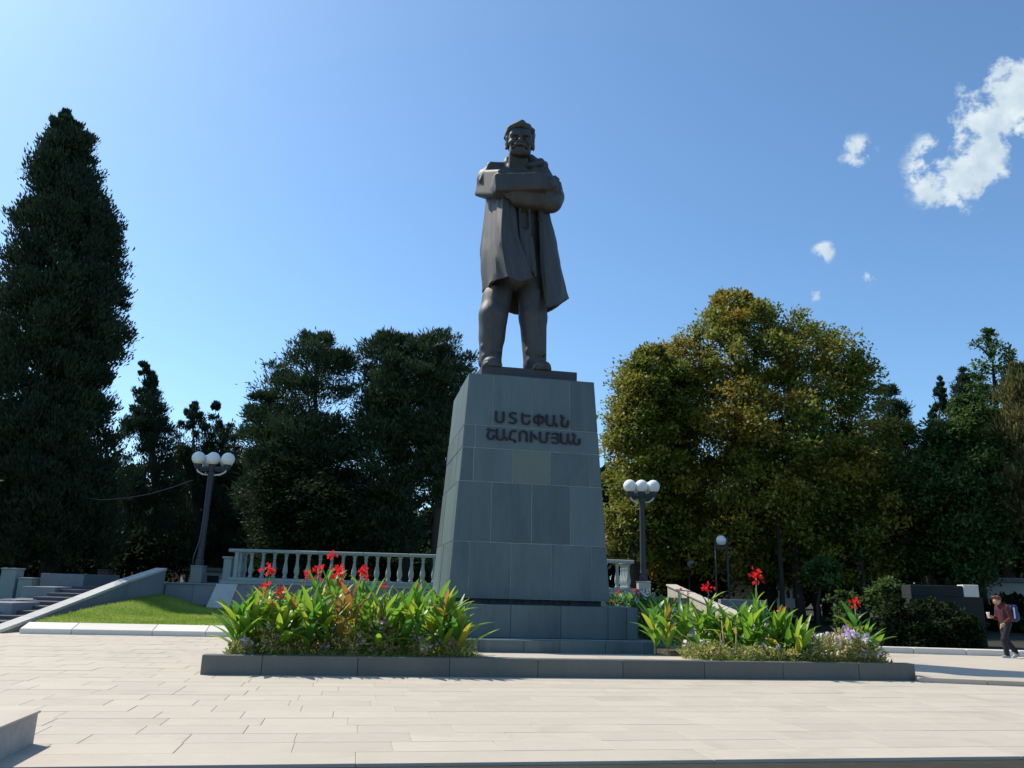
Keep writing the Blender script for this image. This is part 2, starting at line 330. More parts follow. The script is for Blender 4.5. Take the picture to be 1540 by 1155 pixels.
# plaza: pale slabs laid in rows parallel to the monument
EDGE = -15.84
plaza = boxo('plaza', -24, 14.0, EDGE + .04, 6.0, -.30, -.007, M_joint, bev=0); plaza.matrix_world = PM
tag(plaza, 'pale stone plaza in front of the monument', kind='structure')
slab_n = 0
def paver(L_, D_):
    bm = bmesh.new(); add_hexa(bm, box_pts(0, L_, 0, D_, -.05, 0)); bevel(bm, .0025); bmesh.ops.recalc_face_normals(bm, faces=bm.faces)
    me = bpy.data.meshes.new('paving_slab'); bm.to_mesh(me); bm.free(); me.materials.append(M_pave); return me
rows = [(-15.84, .50)] + [(-15.34 + .486 * k, .486) for k in range(13)]
near_rows = rows
shared = {}
for k, (n0, dep) in enumerate(near_rows):
    u = -9.9 + (.37 * k * 1.7 % 1.02) if k else -10.9
    ur = 3.2 + (n0 + 15.84) * .86
    ul = -8.9 - (n0 + 15.84) * .42
    Ls = [1.02, .92, 1.02, 1.14] if k else [1.9, 2.3]
    j = k
    u = ul - random.random() * .9
    if k == 0: u = -10.9 + .0; seams = [-10.9, -7.6, -4.49, -1.2, 2.1, 4.4]
    while u < ur:
        if k == 0:
            i0 = seams.index(u) if u in seams else 0
            if i0 + 1 >= len(seams): break
            Lx = seams[i0 + 1] - u
        else: Lx = Ls[j % 4]
        j += 1
        key = (round(Lx, 3), round(dep, 3))
        if key not in shared: shared[key] = paver(Lx - .006, dep - .006)
        o = link('paving_slab', shared[key], M_pave, plaza, loc=(u, n0, random.uniform(-.0015, .0015))); slab_n += 1
        u = round(u + Lx, 3) if k else seams[i0 + 1]
# the paving farther off and to the sides: same slabs, joined
bm = bmesh.new()
k = 0; n0 = -15.84
allrows = near_rows + [(-15.34 + .486 * q, .486) for q in range(13, 44)]
for k, (n0, dep) in enumerate(allrows):
    ur = 3.2 + (n0 + 15.84) * .86; ul = -8.9 - (n0 + 15.84) * .42
    spans = [(-24, ul - 1.9), (ur + 1.4, 14)] if k < 14 else [(-24, 14)]
    for a, b in spans:
        u = a + (k % 3) * .33
        while u < b:
            Lx = 1.02 if k else 3.0
            if not (-6.40 < u and u + Lx < 5.4 and n0 > -9.05 and n0 < 4.5):
                z = random.uniform(-.0015, .0015)
                v = [bm.verts.new(p) for p in ((u, n0, z), (u + Lx - .009, n0, z), (u + Lx - .009, n0 + dep - .009, z), (u, n0 + dep - .009, z))]; bm.faces.new(v)
            u += Lx
pf_ = bmesh_obj('far_paving', bm, M_pave, plaza); tag(pf_, kind='stuff')
# front edge riser and the next step down
riser = boxo('riser', -12, 8, EDGE + .012, EDGE + .30, -.17, -.05, M_riser, plaza, bev=.004)
st2 = boxo('lower_paving', -24, 14, -26, EDGE + .1, -.6, -.17, M_pave); st2.matrix_world = PM; tag(st2, 'lower pale paving below the plaza edge', kind='structure')

# low step added so its shaded riser gives the dark strip by the planter
stp = empty('added_shade_step', Matrix(), 'low pale stone step added for the dark shadow strip right of the planter corner', kind='structure')
A0 = pw(5.95, -9.25); A1 = pw(7.75, -9.86); dv = (A1 - A0).normalized(); nv = Vector((-dv.y, dv.x, 0))

# ================================================================== PEDESTAL
ZB, ZT, HB, HT = 1.22, 7.337, 2.17, 1.815
ped = empty('pedestal', PM, 'tall tapering blue-green stone pedestal with dark bronze lettering, under the statue', 'pedestal')
def hw(z): return HB + (HT - HB) * (z - ZB) / (ZT - ZB)
core = hexo('core', [(-hw(ZB) + .008, -hw(ZB) + .008, ZB), (hw(ZB) - .008, -hw(ZB) + .008, ZB), (hw(ZB) - .008, hw(ZB) - .008, ZB), (-hw(ZB) + .008, hw(ZB) - .008, ZB),
     (-HT + .008, -HT + .008, ZT - .03), (HT - .008, -HT + .008, ZT - .03), (HT - .008, HT - .008, ZT - .03), (-HT + .008, HT - .008, ZT - .03)], M_mort, ped, 0)
def facept(side, u, z, out):
    h = hw(z) + out; p = {0: (u, -h, z), 1: (-h, -u, z), 2: (-u, h, z), 3: (h, u, z)}[side]; return p
def panel(side, ua0, ua1, ub0, ub1, z0, z1, mt, out=.0, g=.011):
    th = .05
    P = [facept(side, ua0 + g, z0 + g, out), facept(side, ua1 - g, z0 + g, out), facept(side, ua1 - g, z0 + g, -th), facept(side, ua0 + g, z0 + g, -th),
         facept(side, ub0 + g, z1 - g, out), facept(side, ub1 - g, z1 - g, out), facept(side, ub1 - g, z1 - g, -th), facept(side, ub0 + g, z1 - g, -th)]
    hexo('panel', P, mt, ped, .003)
courses = [(1.22, 2.66, [-1.655, -.54, .56, 1.68]), (2.66, 4.27, [-1.10, 0.01, 1.10]), (4.27, 5.20, [-1.62, -.54, .53, 1.66]), (5.20, 5.84, [-1.6]), (5.84, ZT, [-1.13, -.005, 1.10])]
for side in range(4):
    for ci, (za, zb, js) in enumerate(courses):
        js2 = js if side == 0 else ([-.9, .2, 1.2] if ci % 2 else [-.2, .9])
        if side and ci in (2, 3): js2 = [-.3, .85]
        for q in range(len(js2) + 1):
            a0 = -hw(za) if q == 0 else js2[q - 1]; b0 = -hw(zb) if q == 0 else js2[q - 1]
            a1 = hw(za) if q == len(js2) else js2[q]; b1 = hw(zb) if q == len(js2) else js2[q]
            light = side == 0 and ci == 2 and q in (2,)
            jit = random.uniform(0, .014)
            panel(side, a0, a1, b0, b1, za, zb, M_pedw if light else M_ped, jit)
# recess and plinth blocks and steps
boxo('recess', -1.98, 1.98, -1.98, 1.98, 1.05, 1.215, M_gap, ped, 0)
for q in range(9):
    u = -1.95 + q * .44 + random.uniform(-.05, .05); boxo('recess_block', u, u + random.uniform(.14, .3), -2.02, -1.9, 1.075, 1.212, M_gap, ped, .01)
def ring(h, z0, z1, js, name, core_in=.06):
    boxo(name + '_core', -h + core_in, h - core_in, -h + core_in, h - core_in, z0, z1 - .012, M_mort, ped, 0)
    for side in range(4):
        rot = Matrix.Rotation(-PI / 2 * side, 4, 'Z'); xs = [-h] + js + [h - .30]
        xs = [-h] + js + [h]
        for a, b in zip(xs, xs[1:]):
            bm = bmesh.new(); j = random.uniform(0, .008)
            b2 = b if b < h else h - .31
            add_hexa(bm, box_pts(a + .004, b2 - .004, -h - j, -h + .30, z0, z1 - random.uniform(0, .004))); bevel(bm, .008); bm.transform(rot); bmesh_obj(name, bm, M_ped, ped)
        if True:
            pass
ring(2.75, .285, 1.085, [-2.0, -.63, .68, 1.93], 'plinth_block')
boxo('plinth_top', -2.5, 2.5, -2.5, 2.5, .9, 1.07, M_ped, ped, 0)
ring(3.58, -.02, .285, [-2.6, -1.55, -.45, .45, 1.6, 2.6], 'step_block')
boxo('step_top', -3.35, 3.35, -3.35, 3.35, .1, .272, M_ped, ped, 0)
# raised lettering (Armenian capitals): outline triangles in thousandths of an em
GLY = {'Ս': ([[635,714],[635,252],[631,200],[621,154],[603,112],[578,76],[546,46],[509,22],[465,4],[415,-7],[360,-10],[306,-7],[257,4],[214,22],[176,46],[146,76],[122,112],[104,154],[94,201],[90,254],[90,714],[180,714],[180,266],[185,203],[201,152],[228,114],[264,87],[309,71],[363,66],[400,68],[433,75],[462,87],[486,104],[507,125],[524,152],[535,183],[543,219],[545,260],[545,714]],[[19,20,21],[19,21,22],[37,38,0],[37,0,1],[19,22,23],[36,37,1],[18,19,23],[36,1,2],[35,36,2],[18,23,24],[17,18,24],[35,2,3],[34,35,3],[16,17,24],[34,3,4],[16,24,25],[33,34,4],[32,33,4],[16,25,26],[15,16,26],[32,4,5],[31,32,5],[15,26,27],[30,31,5],[30,5,6],[14,15,27],[29,30,6],[14,27,28],[28,29,6],[14,28,6],[14,6,7],[13,14,7],[12,13,7],[12,7,8],[12,8,9],[11,12,9],[10,11,9]]),'Տ': ([[519,189],[515,149],[505,112],[487,81],[463,53],[433,31],[398,13],[358,0],[314,-7],[265,-10],[223,-9],[183,-5],[147,2],[113,11],[81,20],[51,31],[51,115],[88,100],[124,87],[160,78],[195,71],[230,67],[264,66],[297,68],[327,72],[353,80],[376,90],[395,103],[410,120],[421,139],[428,161],[430,186],[428,209],[423,228],[414,246],[400,261],[382,275],[360,289],[332,302],[299,315],[260,329],[173,363],[149,374],[128,387],[110,401],[95,417],[82,435],[72,455],[65,477],[60,503],[59,532],[62,571],[73,606],[90,637],[113,663],[142,685],[176,702],[215,714],[257,722],[303,724],[336,723],[369,719],[402,714],[435,705],[469,694],[503,680],[479,607],[445,621],[413,631],[383,639],[354,644],[326,647],[299,648],[270,647],[243,642],[219,636],[198,626],[181,613],[167,599],[156,581],[150,560],[148,536],[150,513],[155,493],[165,476],[178,461],[195,447],[216,435],[242,423],[271,412],[306,400],[350,385],[389,368],[423,351],[452,332],[476,310],[495,286],[508,258],[516,226]],[[58,59,60],[58,60,61],[57,58,61],[57,61,62],[56,57,62],[56,62,63],[56,63,64],[55,56,64],[55,64,65],[54,55,65],[54,65,71],[71,65,70],[70,65,69],[69,65,68],[68,65,67],[67,65,66],[53,54,73],[73,54,72],[72,54,71],[53,73,74],[53,74,75],[52,53,75],[52,75,76],[52,76,77],[52,77,78],[51,52,78],[51,78,79],[51,79,80],[50,51,80],[50,80,81],[50,81,82],[49,50,82],[49,82,83],[48,49,83],[48,83,84],[47,48,84],[47,84,85],[47,85,86],[46,47,86],[46,86,87],[46,87,88],[45,46,88],[45,88,89],[44,45,89],[44,89,90],[43,44,90],[43,90,91],[42,43,91],[42,91,92],[41,42,92],[41,92,93],[40,41,93],[40,93,94],[40,94,95],[39,40,95],[38,39,95],[38,95,96],[37,38,96],[36,37,96],[36,96,97],[35,36,97],[34,35,97],[34,97,98],[33,34,98],[32,33,98],[32,98,0],[31,32,0],[31,0,1],[30,31,1],[29,30,1],[29,1,2],[28,29,2],[27,28,2],[15,16,17],[27,2,3],[26,27,3],[15,17,18],[25,26,3],[15,18,19],[25,3,4],[24,25,4],[15,19,20],[23,24,4],[15,20,21],[22,23,4],[15,21,22],[15,22,4],[15,4,5],[14,15,5],[14,5,6],[13,14,6],[13,6,7],[12,13,7],[11,12,7],[11,7,8],[10,11,8],[10,8,9]]),'Ե': ([[90,714],[180,714],[180,261],[182,220],[189,184],[200,153],[216,126],[235,104],[260,88],[288,76],[320,68],[357,66],[413,72],[458,88],[492,116],[516,155],[530,206],[535,269],[625,269],[622,212],[612,161],[596,116],[573,78],[544,47],[508,22],[465,4],[416,-6],[360,-10],[305,-6],[256,4],[213,22],[176,46],[146,76],[122,112],[104,154],[94,200],[90,252],[169,528],[169,604],[628,604],[628,528]],[[36,0,1],[36,1,2],[16,17,18],[16,18,19],[36,2,3],[35,36,3],[35,3,4],[16,19,20],[15,16,20],[34,35,4],[34,4,5],[15,20,21],[14,15,21],[33,34,5],[33,5,6],[33,6,7],[14,21,22],[13,14,22],[32,33,7],[32,7,8],[12,13,22],[32,8,9],[12,22,23],[31,32,9],[31,9,10],[11,12,23],[31,10,11],[31,11,23],[31,23,24],[30,31,24],[30,24,25],[29,30,25],[29,25,26],[28,29,26],[28,26,27],[37,38,39],[37,39,40]]),'Փ': ([[442,721],[442,636],[491,633],[536,627],[577,617],[614,603],[646,585],[674,565],[697,541],[716,513],[732,483],[742,450],[749,413],[751,374],[749,336],[743,301],[732,267],[717,236],[698,207],[675,181],[647,158],[615,139],[579,123],[537,111],[492,103],[442,100],[442,-7],[359,-7],[359,100],[318,102],[281,107],[246,115],[214,125],[185,138],[159,153],[136,170],[115,189],[98,211],[83,234],[71,258],[62,285],[55,312],[51,341],[50,371],[52,409],[58,445],[69,478],[83,508],[102,535],[125,560],[153,582],[185,600],[222,615],[263,626],[309,633],[359,636],[359,721],[359,564],[312,560],[270,552],[235,539],[204,522],[180,500],[161,474],[147,444],[139,410],[136,371],[139,331],[147,295],[162,263],[181,236],[206,214],[237,197],[273,184],[313,176],[359,172],[441,564],[441,172],[487,176],[527,184],[563,197],[594,215],[619,237],[639,265],[653,296],[661,333],[664,374],[661,413],[653,447],[640,477],[621,502],[597,523],[567,540],[531,552],[489,560]],[[55,56,0],[55,0,1],[54,55,1],[54,1,2],[54,2,3],[53,54,3],[53,3,4],[52,53,4],[52,4,5],[51,52,5],[51,5,6],[50,51,6],[50,6,7],[49,50,57],[57,50,7],[57,7,76],[76,7,94],[94,7,8],[49,57,58],[75,57,76],[75,76,77],[93,94,8],[49,58,59],[48,49,59],[92,93,8],[48,59,60],[92,8,9],[91,92,9],[48,60,61],[47,48,61],[90,91,9],[47,61,62],[90,9,10],[46,47,62],[89,90,10],[46,62,63],[89,10,11],[45,46,63],[88,89,11],[45,63,64],[88,11,12],[87,88,12],[44,45,64],[44,64,65],[87,12,13],[86,87,13],[44,65,66],[43,44,66],[85,86,13],[85,13,14],[42,43,66],[42,66,67],[41,42,67],[85,14,15],[84,85,15],[41,67,68],[40,41,68],[84,15,16],[83,84,16],[40,68,69],[39,40,69],[83,16,17],[82,83,17],[39,69,70],[38,39,70],[81,82,17],[38,70,71],[81,17,18],[37,38,71],[80,81,18],[37,71,72],[36,37,72],[80,18,19],[79,80,19],[36,72,73],[35,36,73],[78,79,19],[35,73,74],[78,19,20],[77,78,20],[35,74,75],[35,75,77],[35,77,20],[34,35,20],[34,20,21],[33,34,21],[33,21,22],[32,33,22],[31,32,22],[31,22,23],[30,31,23],[30,23,24],[29,30,24],[29,24,25],[28,29,25],[27,28,25],[27,25,26]]),'Ա': ([[360,-10],[306,-7],[257,4],[214,22],[176,46],[146,76],[122,112],[104,154],[94,201],[90,254],[90,714],[180,714],[180,267],[185,204],[201,153],[228,115],[264,88],[309,71],[363,66],[400,68],[433,76],[462,88],[486,104],[507,126],[524,153],[535,184],[543,220],[545,261],[545,714],[635,714],[635,252],[631,200],[621,154],[603,112],[578,76],[546,46],[509,22],[465,4],[415,-7],[622,218],[639,221],[656,222],[702,217],[739,204],[770,181],[791,147],[805,102],[809,46],[809,0],[729,0],[729,41],[727,78],[719,107],[707,128],[690,141],[669,149],[643,152],[624,152],[608,149]],[[9,10,11],[9,11,12],[27,28,29],[27,29,30],[9,12,13],[26,27,30],[8,9,13],[26,30,31],[25,26,31],[8,13,14],[7,8,14],[25,31,32],[24,25,32],[6,7,14],[24,32,33],[6,14,15],[23,24,33],[22,23,33],[6,15,16],[5,6,16],[22,33,34],[21,22,34],[5,16,17],[20,21,34],[20,34,35],[4,5,17],[19,20,35],[4,17,18],[18,19,35],[4,18,35],[4,35,36],[3,4,36],[2,3,36],[2,36,37],[2,37,38],[1,2,38],[0,1,38],[40,41,42],[39,40,42],[58,39,42],[58,42,43],[58,43,44],[58,44,57],[57,44,56],[56,44,45],[55,56,45],[54,55,45],[54,45,46],[53,54,46],[52,53,46],[51,52,46],[51,46,47],[50,51,47],[50,47,48],[49,50,48]]),'Ն': ([[319,-10],[268,-7],[223,4],[183,21],[149,45],[122,74],[100,109],[84,148],[75,193],[72,242],[162,242],[164,208],[170,177],[180,149],[193,124],[211,104],[232,88],[257,76],[286,68],[319,66],[352,68],[380,74],[404,85],[423,99],[440,117],[452,139],[461,165],[466,194],[468,227],[468,418],[558,418],[558,221],[555,174],[545,132],[530,95],[508,63],[480,37],[448,16],[409,2],[367,-7],[277,631],[286,617],[227,577],[174,577],[136,581],[105,591],[80,609],[62,635],[51,670],[47,714],[47,760],[137,760],[137,714],[138,694],[141,678],[146,664],[152,653],[161,645],[171,639],[183,634],[197,632],[213,631],[162,242],[72,242],[74,293],[80,343],[91,391],[105,436],[121,479],[140,519],[159,556],[180,588],[200,617],[286,617],[271,596],[256,571],[241,544],[227,515],[213,484],[201,451],[190,417],[180,383],[173,348],[167,312],[163,277]],[[28,29,30],[28,30,31],[8,9,10],[8,10,11],[27,28,31],[27,31,32],[8,11,12],[26,27,32],[7,8,12],[7,12,13],[26,32,33],[25,26,33],[7,13,14],[6,7,14],[24,25,33],[24,33,34],[6,14,15],[23,24,34],[5,6,15],[5,15,16],[22,23,34],[22,34,35],[5,16,17],[21,22,35],[5,17,18],[20,21,35],[4,5,18],[4,18,19],[19,20,35],[4,19,35],[4,35,36],[3,4,36],[3,36,37],[2,3,37],[2,37,38],[1,2,38],[1,38,39],[0,1,39],[49,50,51],[49,51,52],[48,49,52],[48,52,53],[48,53,54],[48,54,55],[47,48,55],[47,55,56],[47,56,57],[47,57,58],[47,58,59],[46,47,59],[46,59,60],[46,60,61],[46,61,40],[46,40,41],[46,41,42],[45,46,42],[44,45,42],[43,44,42],[71,72,73],[71,73,74],[71,74,75],[70,71,75],[70,75,76],[69,70,76],[69,76,77],[68,69,77],[68,77,78],[68,78,79],[67,68,79],[67,79,80],[66,67,80],[66,80,81],[65,66,81],[65,81,82],[65,82,83],[64,65,83],[64,83,84],[63,64,84],[63,84,62]]),'Շ': ([[400,605],[367,584],[335,561],[305,536],[277,509],[251,480],[228,451],[208,420],[191,388],[177,356],[167,323],[161,290],[159,257],[161,221],[168,187],[180,157],[195,130],[215,108],[238,90],[265,77],[295,69],[328,66],[365,68],[396,76],[423,88],[445,105],[462,125],[476,150],[485,178],[490,210],[492,244],[492,296],[583,296],[583,239],[580,191],[570,147],[554,108],[532,73],[503,44],[468,21],[427,4],[380,-7],[328,-10],[277,-6],[230,5],[189,24],[153,49],[124,80],[100,117],[83,159],[72,206],[69,257],[71,292],[77,327],[88,363],[101,398],[119,432],[139,466],[162,498],[187,528],[215,557],[243,583],[274,606],[305,626],[84,724],[586,628],[575,552],[73,649]],[[62,63,0],[61,62,0],[61,0,1],[61,1,2],[60,61,2],[60,2,3],[59,60,3],[59,3,4],[58,59,4],[58,4,5],[57,58,5],[57,5,6],[56,57,6],[56,6,7],[55,56,7],[55,7,8],[54,55,8],[54,8,9],[53,54,9],[53,9,10],[52,53,10],[52,10,11],[30,31,32],[30,32,33],[51,52,11],[51,11,12],[50,51,12],[50,12,13],[29,30,33],[29,33,34],[50,13,14],[28,29,34],[49,50,14],[28,34,35],[49,14,15],[27,28,35],[48,49,15],[48,15,16],[26,27,35],[26,35,36],[48,16,17],[25,26,36],[47,48,17],[47,17,18],[25,36,37],[24,25,37],[47,18,19],[23,24,37],[46,47,19],[46,19,20],[22,23,37],[22,37,38],[46,20,21],[21,22,38],[46,21,38],[45,46,38],[45,38,39],[44,45,39],[44,39,40],[43,44,40],[43,40,41],[42,43,41],[67,64,65],[66,67,65]]),'Հ': ([[495,610],[478,621],[460,630],[441,638],[421,644],[401,647],[380,648],[349,646],[322,640],[298,631],[277,617],[259,599],[244,576],[231,549],[220,516],[211,478],[131,73],[43,86],[123,496],[136,545],[152,588],[172,625],[195,655],[224,680],[256,700],[293,713],[334,721],[380,724],[410,723],[438,719],[466,713],[493,703],[518,691],[543,675],[43,86],[76,159],[369,100],[402,92],[430,82],[454,70],[473,56],[489,39],[500,20],[508,-1],[512,-24],[514,-50],[514,-94],[424,-94],[424,-62],[422,-38],[415,-18],[405,-2],[390,11],[372,21],[350,27]],[[26,27,28],[26,28,29],[25,26,29],[25,29,30],[24,25,30],[24,30,31],[24,31,32],[23,24,32],[23,32,33],[22,23,33],[22,33,6],[6,33,5],[5,33,4],[4,33,3],[3,33,2],[2,33,1],[1,33,0],[21,22,7],[7,22,6],[21,7,8],[21,8,9],[21,9,10],[20,21,10],[20,10,11],[20,11,12],[19,20,12],[19,12,13],[19,13,14],[18,19,14],[18,14,15],[17,18,15],[17,15,16],[34,35,36],[34,36,37],[34,37,38],[54,34,38],[54,38,39],[54,39,40],[54,40,41],[54,41,42],[53,54,42],[52,53,42],[52,42,43],[51,52,43],[51,43,44],[50,51,44],[49,50,44],[49,44,45],[48,49,45],[48,45,46],[47,48,46]]),'Ո': ([[90,0],[90,462],[94,514],[104,561],[123,603],[147,639],[179,669],[217,693],[260,710],[310,721],[365,724],[420,721],[469,710],[512,693],[549,668],[579,638],[604,602],[621,560],[632,513],[635,460],[635,0],[545,0],[545,448],[540,511],[524,562],[498,600],[462,627],[417,643],[362,648],[325,646],[292,639],[264,627],[239,611],[218,589],[202,563],[190,532],[182,495],[180,454],[180,0]],[[9,10,11],[8,9,11],[8,11,12],[7,8,12],[7,12,13],[6,7,13],[6,13,14],[5,6,14],[5,14,28],[28,14,15],[5,28,29],[27,28,15],[5,29,30],[26,27,15],[5,30,31],[4,5,31],[26,15,16],[4,31,32],[25,26,16],[4,32,33],[3,4,33],[25,16,17],[24,25,17],[3,33,34],[3,34,35],[23,24,17],[2,3,35],[23,17,18],[2,35,36],[1,2,36],[23,18,19],[22,23,19],[1,36,37],[0,1,37],[22,19,20],[0,37,38],[21,22,20]]),'Ւ': ([[96,0],[96,714],[186,714],[186,537],[229,537],[254,536],[275,534],[294,531],[311,526],[326,519],[340,510],[352,499],[365,484],[378,467],[418,395],[460,321],[471,307],[481,297],[491,290],[501,286],[513,284],[526,283],[553,283],[553,207],[516,207],[494,208],[473,212],[454,218],[437,227],[420,240],[405,256],[390,276],[375,300],[360,329],[324,400],[313,416],[304,429],[294,439],[284,447],[274,453],[263,457],[221,461],[186,461],[186,0]],[[0,1,2],[0,2,3],[0,3,42],[42,3,4],[42,4,5],[42,5,6],[42,6,7],[42,7,8],[42,8,9],[42,9,10],[42,10,11],[42,11,12],[42,12,13],[42,13,41],[41,13,40],[40,13,39],[39,13,14],[0,42,43],[38,39,14],[37,38,14],[36,37,14],[35,36,14],[34,35,14],[33,34,14],[33,14,15],[32,33,15],[32,15,16],[32,16,17],[31,32,17],[31,17,18],[31,18,19],[31,19,20],[31,20,21],[31,21,22],[31,22,23],[30,31,23],[29,30,23],[28,29,23],[27,28,23],[26,27,23],[25,26,23],[24,25,23]]),'Մ': ([[363,-10],[307,-6],[257,4],[213,23],[176,47],[145,78],[121,114],[104,156],[93,202],[90,253],[90,714],[180,714],[180,267],[182,224],[189,187],[201,155],[216,127],[237,105],[262,88],[291,76],[324,68],[362,66],[415,71],[460,87],[497,113],[523,150],[540,199],[545,261],[545,714],[782,714],[782,638],[635,638],[635,253],[631,200],[620,152],[602,110],[577,74],[546,44],[509,21],[465,4],[417,-7]],[[9,10,11],[9,11,12],[27,28,31],[31,28,29],[31,29,30],[27,31,32],[9,12,13],[26,27,32],[8,9,13],[26,32,33],[8,13,14],[7,8,14],[26,33,34],[25,26,34],[7,14,15],[6,7,15],[6,15,16],[25,34,35],[24,25,35],[6,16,17],[5,6,17],[23,24,35],[23,35,36],[5,17,18],[5,18,19],[22,23,36],[4,5,19],[4,19,20],[22,36,37],[21,22,37],[4,20,21],[4,21,37],[3,4,37],[3,37,38],[2,3,38],[2,38,39],[1,2,39],[1,39,40],[0,1,40]]),'Յ': ([[548,549],[543,505],[528,466],[504,433],[471,406],[432,387],[387,376],[387,373],[442,363],[488,344],[524,319],[549,285],[565,246],[570,199],[567,159],[557,123],[541,90],[518,61],[489,36],[454,16],[412,2],[365,-7],[311,-10],[267,-9],[225,-5],[185,1],[148,9],[115,19],[86,30],[86,112],[104,103],[125,95],[148,88],[224,72],[300,66],[355,70],[399,83],[434,104],[458,131],[472,165],[477,204],[476,226],[471,246],[464,264],[454,279],[440,292],[424,304],[404,313],[381,321],[355,327],[324,331],[291,333],[253,334],[44,334],[44,410],[239,410],[284,412],[325,416],[360,424],[390,435],[414,449],[434,467],[447,487],[455,510],[458,537],[454,570],[442,597],[422,619],[394,635],[359,645],[317,648],[281,646],[247,641],[215,632],[184,620],[155,604],[127,584],[86,648],[107,663],[130,676],[155,688],[180,699],[208,707],[237,715],[268,720],[300,723],[333,724],[376,722],[415,715],[449,703],[479,687],[503,667],[523,643],[537,615],[545,583]],[[85,86,87],[84,85,87],[84,87,88],[83,84,88],[83,88,89],[82,83,89],[81,82,89],[81,89,90],[80,81,90],[79,80,90],[79,90,91],[78,79,91],[78,91,92],[77,78,70],[70,78,92],[76,77,75],[75,77,74],[74,77,73],[73,77,72],[72,77,71],[71,77,70],[69,70,92],[68,69,92],[68,92,93],[67,68,93],[66,67,93],[66,93,94],[65,66,94],[65,94,0],[64,65,0],[64,0,1],[63,64,1],[62,63,1],[62,1,2],[61,62,2],[60,61,2],[60,2,3],[59,60,3],[58,59,3],[58,3,4],[57,58,4],[56,57,4],[55,56,4],[53,54,55],[53,55,4],[53,4,5],[53,5,6],[53,6,7],[53,7,8],[53,8,9],[53,9,52],[52,9,51],[51,9,10],[50,51,10],[49,50,10],[48,49,10],[47,48,10],[47,10,11],[46,47,11],[45,46,11],[44,45,11],[44,11,12],[43,44,12],[42,43,12],[41,42,12],[41,12,13],[40,41,13],[39,40,13],[39,13,14],[38,39,14],[38,14,15],[37,38,15],[37,15,16],[28,29,30],[36,37,16],[28,30,31],[28,31,32],[36,16,17],[28,32,33],[35,36,17],[28,33,34],[34,35,17],[28,34,17],[28,17,18],[28,18,19],[27,28,19],[26,27,19],[26,19,20],[25,26,20],[25,20,21],[24,25,21],[23,24,21],[23,21,22]])}
def letter(ch, uc, zb, w, h):
    V, F = GLY[ch]; sc = h / 735.; xs = [v[0] for v in V]; mx = (min(xs) + max(xs)) / 2
    bm = bmesh.new()
    for q, (ox, oz) in enumerate(((0, 0), (-.010, .002), (.010, -.002))):
        vs = [bm.verts.new((uc + (x - mx) * sc + ox, q * .003, zb + y * sc + oz)) for x, y in V]
        for f in F:
            try: bm.faces.new([vs[i] for i in f])
            except ValueError: pass
    r = bmesh.ops.extrude_face_region(bm, geom=list(bm.faces)); new = {v for v in r['geom'] if isinstance(v, bmesh.types.BMVert)}
    for v in bm.verts: v.co.y = -hw(v.co.z) - ((.06 + v.co.y) if v in new else -.015)
    return bmesh_obj('letter', bm, M_letter, ped)
for k, ch in enumerate('ՍՏԵՓԱՆ'): letter(ch, -.93 + k * .372, 5.93, .24, .335)
for k, ch in enumerate('ՇԱՀՈՒՄՅԱՆ'): letter(ch, -1.17 + k * .305, 5.44, .21, .318)

# ================================================================== STATUE
STM = PM @ Matrix.Translation((0, -.6, 7.70))
sl_ = boxo('base_slab', -1.42, 1.42, -1.42, 1.42, 7.338, 7.70, M_bslab, bev=.015)
statue = empty('statue', STM, 'weathered bronze statue of a moustached man in a long open coat with folded arms', 'statue')
sl_.parent = statue; sl_.matrix_parent_inverse = Matrix(); sl_.location = (0, .6, -7.70)
B = SDF((-2.0, -1.75, -.1), (1.6, 1.25, 7.9), .034)
# legs and trousers
B.cap((-.66, .16, 3.4), (-1.04, -.20, 1.75), .40, .40, .02); B.cap((-.94, .02, 2.35), (-1.03, -.08, 1.1), .42, .375, .15); B.cap((-1.06, -.20, 1.75), (-1.05, -.02, .35), .40, .335, .12)
B.cap((.12, .05, 3.5), (.22, -.05, 1.85), .46, .42, .02); B.cap((.22, -.05, 1.85), (.32, -.02, .35), .42, .345, .12)
for (cx, dx) in ((-1.05, -.06), (.33, .05)):      # trouser breaks and folds
    B.cap((cx - .2, -.24, .42), (cx + .2, -.30, .30), .09, .09, .08); B.cap((cx - .28, -.25, .72), (cx + .22, -.36, .60), .06, .05, .08); B.cap((cx - .18, .02, .30), (cx + .18, .02, .24), .16, .16, .1)
    B.cap((cx - .02, -.42, 2.6), (cx - .02, -.36, 1.2), .05, .05, .10)
    B.cap((cx - .28, -.16, 1.5), (cx + .1, -.40, 1.25), .045, .035, .06); B.cap((cx - .02, -.44, 1.5), (cx - .02, -.35, .6), .05, .06, .12)
# shoes
B.cap((-1.06, .12, .17), (-1.12, -.50, .15), .22, .20, .08, sq=(1, 1, 1.15)); B.ell((-1.12, -.62, .13), (.24, .30, .19), .08); B.box((-1.09, -.28, .03), (.27, .62, .05), .02)
B.cap((.34, .12, .17), (.40, -.50, .15), .22, .20, .08, sq=(1, 1, 1.15)); B.ell((.41, -.66, .12), (.25, .30, .18), .08); B.box((.37, -.28, .03), (.27, .62, .05), .02)
# trunk (jacket)
B.ell((-.33, .05, 3.5), (.95, .60, .75), .15); B.cap((-.28, .05, 3.9), (-.34, .05, 6.0), .72, .82, .2, sq=(1, 1.35, 1)); B.ell((-.36, .1, 6.3), (1.12, .58, .62), .2)
for x, z0, z1, y in ((-.42, 5.3, 3.3, -.62), (-.10, 5.2, 3.2, -.60), (.25, 5.1, 3.1, -.55), (.02, 4.2, 3.0, -.62)): B.cap((x, y, z0), (x + .12, y - .02, z1), .045, .06, .06)
B.cap((-.2, -.60, 4.4), (-.15, -.66, 3.1), .10, .16, .12)
